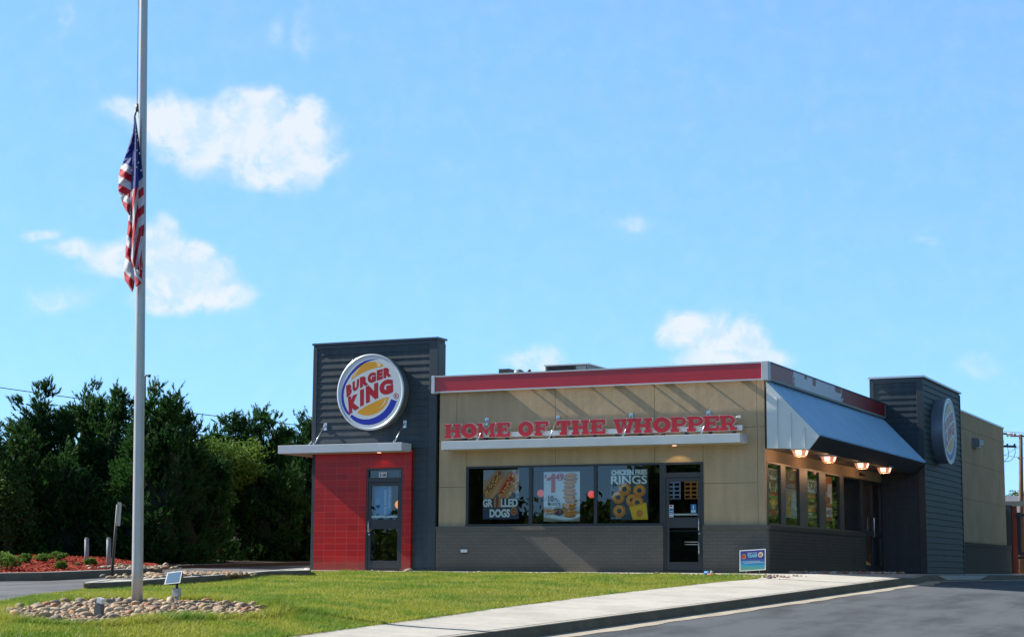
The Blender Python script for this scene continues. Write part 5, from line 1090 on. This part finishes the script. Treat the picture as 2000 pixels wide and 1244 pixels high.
TREES = [  # u of the stem, v of the top, depth, radius, seed, spires, label, density, lighter
 (-40,800,47,1.5,1,((.5,-.4,3.6),),'pale leaning conifer cut by the left edge of the picture',.9,True),
 (26,812,48,1.15,2,((.35,.1,3.5),(-.5,.2,3.1)),'loose light green conifer, first tree in from the left edge',.55,True),
 (72,745,50,1.45,3,((-.75,.0,4.5),(.7,.2,4.3)),'tall dark conifer with the leftmost high top',1.1,False),
 (160,740,51,1.5,4,((-.7,.2,4.5),(.55,-.1,4.65)),'tallest dark conifer, left of the flagpole',1.1,False),
 (215,762,50,1.35,5,((.5,.3,4.4),),'dark conifer just left of the flagpole',1.1,False),
 (292,748,51,1.45,6,((-.45,.2,4.5),(.6,.0,4.5)),'dark conifer directly behind the flagpole',1.1,False),
 (335,790,52,1.4,7,((.45,.1,4.0),(-.4,0,4.2)),'sloping dark conifer just right of the flagpole',1.,False),
 (440,800,58,1.5,8,((.7,.2,4.5),(-.6,.1,4.3)),'conifer with twin tops halfway between the flagpole and the building',1.,False),
 (502,795,59,1.5,9,((.55,.1,4.6),(-.6,-.2,4.4)),'conifer with a spiky top, second from the building',1.,False),
 (560,828,60,1.5,10,((.6,.1,4.2),),'lower conifer behind the end of the entrance canopy',1.,False),
 (604,808,61,1.5,11,((-.4,.1,4.6),),'conifer touching the left edge of the building',1.,False),
 (250,872,48.5,1.2,12,(),'short dense conifer in front of the tall ones at the flagpole',1.2,False),
 (120,880,48,1.3,13,((.6,0,2.6),),'short dense conifer behind the two rounded shrubs',1.2,False),
 (380,880,53,1.3,14,((.6,0,2.8),),'short dark conifer right of the flagpole',1.2,False),
 (500,905,56,1.5,15,((.9,0,2.9),(-.9,0,2.8)),'low dark conifer in the deep shade left of the building',1.2,False),
 (590,900,57,1.4,16,((.9,0,2.9),),'low dark conifer beside the red tiled corner',1.2,False)]
TREES += [(60,800,54.5,1.7,31,(),'back row conifer behind the first two trees at the left',.7,False), (200,790,56,1.8,32,(),'back row conifer glimpsed left of the flagpole',.7,False),
 (320,820,58,1.8,33,(),'back row conifer glimpsed right of the flagpole',.7,False), (410,850,60,1.8,34,(),'back row conifer behind the sunlit leafy tree',.7,False), (480,840,63,1.8,35,(),'back row conifer behind the spiky topped tree',.7,False), (545,850,64,1.8,36,(),'back row conifer nearest the building',.7,False)]
for u, vt, D, R, sd, sp, lb, dn, lt in TREES:
    if u >= 290: D -= 3.2
    b = cbase(u, D); H = float(dep(u, vt, D)[2])-b[2]; conifer(b, H, R, sd, lb, sp, conifer_lt if lt else conifer_m, dn)
broad_m = blade_mat('broad_leaf', (.055,.125,.018), (.10,.18,.028), (.20,.27,.05), 1.5); broad_dk = blade_mat('broad_leaf_dark', (.05,.11,.02), (.09,.17,.03), (.16,.25,.05), .6)
def broadleaf(base, H, rx, rz, n, label, m, seed, nb_=34, size=.06, group=None, trunk=.12, name='broadleaf_tree'):
    r = np.random.default_rng(seed); t = thing(name, label, 'tree', tuple(base), group); cz = H-rz
    d = r.normal(0, 1, (nb_, 3)); d /= np.linalg.norm(d, axis=1)[:, None]; bc = d*np.array([rx, rx, rz])*r.uniform(.35, .88, nb_)[:, None]+np.array([0, 0, cz])
    c = bc[r.integers(0, nb_, n)]+r.normal(0, 1, (n, 3))*np.array([rx, rx, rz])*.15; leaves(c+np.array(base), size, .6, m, 'crown', t)
    mb = MB(); B0 = Vector(base); mb.tube([B0+Vector((0,0,-.1)), B0+Vector((0,0,cz*.6)), B0+Vector((.1,0,cz))], [trunk, trunk*.7, trunk*.4], 8)
    for i in range(min(10, nb_)): mb.tube([B0+Vector((0,0,cz*.55)), B0+Vector(bc[i])*.6+Vector((0,0,cz*.3)), B0+Vector(bc[i])], [trunk*.4, trunk*.25, .01], 5)
    mb.build('trunk', bark, t)
b = cbase(430, 52.3); broadleaf(b, 3.9, 1.3, 1.15, 9000, 'sunlit yellow green leafy tree in the dip between the conifers', broad_m, 21, 30, .055)
b = cbase(370, 51.5); broadleaf(b, 3.7, .9, 1.0, 4500, 'smaller leafy tree between the flagpole conifers and the bright tree', broad_m, 22, 22, .055)
b = cbase(14, 46.5); broadleaf(b, 3.2, .9, 1.4, 5200, 'ragged leafy growth at the far left under the first conifer', conifer_lt, 24, 26, .05)

# ------------------------------------------------------------------ wires, street lamp head, poles, yard at the right
wm = mat('wire_black', (.03,.03,.035), .6); wood = mat('pole_wood', (.20,.13,.09), .9, vary=.2, vscale=4)
def wire(label, pts, D, r=.012, n=18, sag=0.):
    P = [dep(u, v, d) for (u, v), d in zip(pts, D)]; mb = MB(); mb.tube([tuple(P[0]+(P[1]-P[0])*i/n-np.array([0,0,sag*4*(i/n)*(1-i/n)])) for i in range(n+1)], r, 5); tag(mb.build('overhead_wire', wm), label, 'wire', 'overhead wires')
wire('long overhead wire sloping down behind the conifers to the left tower', [(-60,748),(640,836)], (80,92), .02, sag=.10)
t = thing('street_lamp', 'far street lamp whose small head shows beside the flagpole', 'street lamp', tuple(dep(283,1097,64))); p = dep(283,737,64); q = dep(283,1100,64); e = dep(291,733.5,64)
mb = MB(); mb.tube([tuple(q), tuple(p), tuple(dep(285,733,64)), tuple(e)], [.05,.035,.03,.03], 8); mb.build('post', wm, t); mb = MB(); mb.tube([tuple(dep(289,733.5,64)), tuple(dep(294,734.5,64))], [.05,.06], 8); mb.build('lamp_head', wm, t)
D = 75; P = lambda u, v, d=D: tuple(dep(u, v, d))
t = thing('utility_pole', 'brown wooden utility pole with a crossarm at the right edge beyond the building', 'utility pole', P(1996,1118)); mb = MB(); mb.tube([P(1996,1122), P(1993.5,848)], [.13,.075], 10); mb.build('pole', wood, t)
mb = MB(); mb.tube([P(1972,851), P(2030,852)], .035, 6); mb.build('crossarm', wood, t); mb = MB()
for u in (1980,2003,2015): mb.tube([P(u,851), P(u,846)], .03, 6)
mb.build('insulators', metal_light, t); mb = MB(); mb.tube([P(1988,894), P(1998,895)], .03, 6); mb.build('bracket', wm, t)
t = thing('utility_pole', 'nearer utility pole hidden by the building with two crossarms poking out past its corner', 'utility pole', P(1948,1118,78)); mb = MB(); mb.tube([P(1948,1122,78), P(1948,840,78)], [.15,.10], 10); mb.build('pole', wood, t)
mb = MB(); mb.tube([P(1930,845,78), P(1984,848,78)], .04, 6); mb.tube([P(1930,870,78), P(1985,872,78)], .05, 6); mb.build('crossarm', wm, t)
mb = MB()
for u in (1968,1977,1983): mb.tube([P(u,847,78), P(u-.5,853,78)], .05, 6)
mb.tube([P(1967,847,78), P(1984,849,78)], .06, 6); mb.build('switch_gear', metal_light, t); mb = MB()
for u in (1967,1981): mb.tube([P(u,871,78), P(u+.5,866,78)], .05, 6)
mb.build('insulators', wm, t)
mb = MB(); mb.tube([P(1968,873,78),P(1970,885,78),P(1969,893,78),P(1962,900,78),P(1955,903,78)], .014, 5); mb.tube([P(1982,874,78),P(1983,884,78),P(1980,893,78),P(1974,899,78),P(1962,902,78)], .014, 5); mb.build('jumper_cables', wm, t)
wire('upper thin wire at the right edge running out from the hidden pole', [(1955,842),(2040,848)], (78,70), .012); wire('lower thin wire crossing to the brown pole', [(1955,888),(2040,900)], (78,70), .010); wire('middle thin wire rising to the crossarm of the brown pole', [(1955,893),(2040,842)], (78,60), .008)
# dumpster yard beyond the far corner
D = 73.5; dk = mat('corrugated_dark', (.03,.045,.055), .5, metal=.3)
t = thing('corrugated_screen', 'dark corrugated steel screen just past the far corner of the building', 'fence', P(1968,1116,D)); mb = MB(); a, b = dep(1952,1050,D), dep(1974.5,1050,D); zt, zb = dep(1965,986,D)[2], .0
n = 44
mb.grid(lambda s, h: (a[0]+(b[0]-a[0])*s, a[1]+(b[1]-a[1])*s-.05*(.5+.5*math.sin(h*n*math.pi)), zb+(zt-zb)*h), 1, n*6, False); mb.build('corrugated_sheet', dk, t)
mb = MB(); mb.box(a[0]-.02, b[0]+.05, min(a[1],b[1])+.02, max(a[1],b[1])+.12, -.1, zt); mb.build('frame', dk, t)
rm = mat('red_oxide', (.28,.06,.035), .6, vary=.2)
t = thing('red_gate_post', 'red oxide steel gate post beside the corrugated screen', 'gate post', P(1979,1114,D)); mb = MB(); q0, q1 = dep(1975,1114,D), dep(1983,985,D); mb.box(q0[0], q1[0], q0[1]-.1, q0[1]+.1, -.05, q1[2]); mb.build('post', rm, t); mb = MB(); mb.box(q0[0]-.35, q1[0]+1.6, q0[1]-.14, q0[1]-.1, dep(1979,988,D)[2], dep(1979,978,D)[2]); mb.build('top_rail', mat('rail_grey_green', (.16,.19,.18), .6), t)
t = thing('steel_gate', 'dark barred gate with two rails at the right edge of the picture', 'gate', P(1990,1112,D)); mb = MB()
for v0, v1 in ((1003,1009),(1078,1084),(1086,1091)): q0, q1 = dep(1984,v1,D), dep(2040,v0,D); mb.box(q0[0], q1[0], q0[1]-.05, q0[1], q0[2], q1[2])
mb.build('rail', dk, t); mb = MB(); q0, q1 = dep(1989,1080,D), dep(1992,1000,D); mb.box(q0[0], q1[0], q0[1]-.06, q0[1], q0[2], q1[2]); mb.build('bar', dk, t); mb = MB(); q0, q1 = dep(1984.5,1112,D), dep(1989,1086,D); mb.box(q0[0], q1[0], q0[1]-.06, q0[1]+.1, q0[2], q1[2]); mb.build('wheel_leg', dk, t)
rb = mat('faded_brick', (.52,.36,.30), .9, vary=.5, vscale=1.4)
D2 = 95; t = thing('distant_building', 'far pinkish brick building with a grey flat roof glimpsed past the gate', 'building', P(1990,1095,D2)); q0, q1 = dep(1940,1098,D2), dep(2120,1013,D2); MB().box(q0[0], q1[0], q0[1], q0[1]+8, q0[2]-.6, q1[2]).build('wall', rb, t); q2, q3 = dep(1940,1000,D2+3), dep(1982,961,D2+3); MB().box(q2[0], q3[0], q2[1]+6, q2[1]+14, 0, q3[2]).build('upper_storey', mat('grey_render', (.30,.33,.38), .8, vary=.2), t)
mb = MB(); q = dep(1950,985,D2+1); mb.box(q[0], q[0]+1.2, q[1]+1, q[1]+4, 0, dep(1960,965,D2)[2]); mb.build('stair_tower', mat('pale_render', (.45,.47,.52), .8), t)
b = dep(2000,1100,104); b = (b[0], b[1], .2); broadleaf(b, float(dep(2000,952,104)[2]), 1.6, 1.6, 5000, 'green tree behind the gate at the right edge', broad_dk, 31, 26, .09)
vm = mat('verge_grass', (.12,.17,.04), .9, vary=.4, vscale=3)
q0, q1 = dep(1955,1109,84), dep(2120,1109,84)
tag(MB().box(q0[0]-2, q1[0]+6, q0[1], q0[1]+14, -.3, .42).build('verge', vm), kind='structure')
tag(MB().box(q0[0]-2, q1[0]+6, q0[1]-6, q0[1]-.02, -.3, .06).build('yard', mat('yard_sand', (.48,.35,.22), .9, vary=.25, vscale=2)), kind='structure')
tag(MB().box(q0[0]-2, q1[0]+6, q0[1]-7.5, q0[1]-6.1, -.3, .02).build('yard_kerb', mat('orange_kerb', (.45,.20,.12), .9, vary=.2)), kind='structure')

# ------------------------------------------------------------------ yard sign leaning at the brick corner
def ysf(a, b, L): # a right 0..0.6, b up 0..0.46 ; stands a little twisted
    x = -.515+a*.985; return (x, -.30-.0006*L+.03*b, .015+b+a*.06)
grad = lambda t, b, P: t.l.new((lambda z: t.mix(t.ramp(z, .02, .17, smooth=False), (.16,.34,.05), t.mix(t.ramp(z, .15, .30, smooth=False), (.03,.32,.55), (.05,.045,.26))))(t.sep(P)[2]), b.inputs['Base Color'])
p = Poster('yard_sign', 'small blue and green yard sign leaning at the brick corner of the building', .60, .455, ysf, PW, 'sign', None)
p.rect(.035, .965, .04, .955, mat('yard_sign_print', rough=.4, fn=grad), 'printed_face'); p.txt('JOIN OUR', .30, .68, .79, .86, PSK, .04).txt('TEAM!', .30, .68, .62, .78, flat('print_cyan', (.18,.55,.70)), .05)
p.ell(.17, .69, .09, .12, PO).ell(.15, .70, .06, .08, PR).ell(.21, .76, .03, .04, PGR).ell(.81, .73, .095, .13, PW).ell(.81, .79, .06, .035, PG).txt('BK', .74, .88, .69, .76, PR, .05).ell(.81, .66, .06, .03, PG)
p.rect(.2, .92, .36, .39, PSK).rect(.1, .8, .43, .45, PSK)
mb = MB(); mb.tube([ysf(.15,.1,-6), (-.37,-.27,-.08)], .004, 6); mb.tube([ysf(.45,.1,-6), (-.07,-.27,-.08)], .004, 6); mb.build('wire_stake', steel, p.t)

# ------------------------------------------------------------------ what the windows mirror: the far side of the road and the lot next door; plus added sky-blocking trees
r_ = lambda u, v, y: (lambda q: (q[0], -q[1], q[2]))(hit(u, v, 1, y))
for i, (u, vt, y, rx, lb) in enumerate(((925,850,52,2.6,'tall leafy tree across the road, mirrored in the hot dog window'),(1010,1000,60,2.4,'low leafy tree across the road, second along'),(1050,1030,58,2.2,'round leafy tree across the road, third along'),(1140,1010,60,2.2,'leafy tree across the road, fourth along'),(1180,975,60,2.3,'leafy tree across the road, fifth along'),(1215,1000,61,2.0,'leafy tree across the road, sixth along'),(1300,860,54,3.0,'tall leafy tree across the road, mirrored by the front door'),(870,960,56,2.5,'leafy tree across the road, mirrored by the entrance'),(1350,930,58,2.6,'leafy tree across the road, last in the row'))):
    q = r_(u, vt, y); b = (q[0], q[1], -1.0); H = q[2]+1.0; broadleaf(b, H, rx, min(H*.46, 4), 9000, lb, broad_dk, 50+i, 40, .24, 'trees across the road')
yy = [(24, -24, 12), (25, -15, 12.5), (24.5, -6, 12), (25, 3, 13), (24.5, 12, 12.5), (25, 21, 13), (24, 30, 12), (22, 38, 7.2), (22, 44, 9), (22.5, 49, 10), (23, 54, 10.5), (23.5, 59, 11), (24, 65, 11), (24, 71, 11.4), (25, 78, 11), (26, 86, 12), (26, 95, 14), (26, 105, 14.5), (27, 118, 15)]  # trees nearest the road are unseen, added tall to hold back sky light
ORD = ('first','second','third','fourth','fifth','sixth','seventh','eighth','ninth','tenth','eleventh','twelfth','thirteenth','fourteenth','fifteenth','sixteenth','seventeenth','eighteenth','last')
for i, (x, y, H) in enumerate(yy):
    broadleaf((x, y, -1.0 if y < 34 else .2), H, (3.6 if y < 90 else 5.2) if y > 34 else 4.6, min(6.4, H*.46), (10000 if y < 90 else 15000) if y > 34 else 7000, 'sunlit leafy tree out of view in the row beyond the side lot, the %s from the road' % ORD[i], broad_m, 80+i, 40, (.22 if y < 90 else .32) if y > 34 else .36, 'trees beyond the side lot')
tag(MB().box(13, 60, 34, 110, -.6, .35).build('bank', mat('dry_bank', (.42,.33,.20), .95, vary=.25, vscale=1.5)), kind='structure')

c = RNG.normal(0, 1, (60000, 3)); k = RNG.integers(0, 60, 60000); bx_ = RNG.uniform(-62, -8, 60); by_ = RNG.uniform(-62, -55, 60); bz_ = RNG.uniform(.6, 2.6, 60)
c = c*np.array([1.3, 1.3, .8])+np.stack([bx_[k], by_[k], bz_[k]-.8], 1)
h = leaves(c, .22, .6, broad_dk, 'far_hedge', None); tag(h, 'dense dark mass of undergrowth along the far side of the road', 'undergrowth', kind='stuff')
c = RNG.normal(0, 1, (40000, 3)); k = RNG.integers(0, 50, 40000); bx_ = RNG.uniform(24, 31, 50); by_ = RNG.uniform(36, 125, 50)
c = c*np.array([1.2, 1.8, 1.3])+np.stack([bx_[k], by_[k], RNG.uniform(1.2, 5, 50)[k]], 1)
h = leaves(c, .22, .6, broad_m, 'undergrowth', None); tag(h, 'sunlit leafy undergrowth filling the gaps below the side lot trees', 'undergrowth', kind='stuff')
n = 70000; c = RNG.normal(0, 1, (n, 3)); k = RNG.integers(0, 150, n); ang_ = RNG.uniform(-1.25, 1.25, 150); rad_ = RNG.uniform(140, 165, 150)
c = c*np.array([3., 3., 1.7])+np.stack([np.sin(ang_[k])*rad_[k], -10+np.cos(ang_[k])*rad_[k], RNG.uniform(.5, 3.0, 150)[k]], 1)
h = leaves(c, .6, .6, conifer_m, 'far_wood', None); tag(h, 'low dark line of far woods along the horizon behind everything', 'woods', kind='stuff')
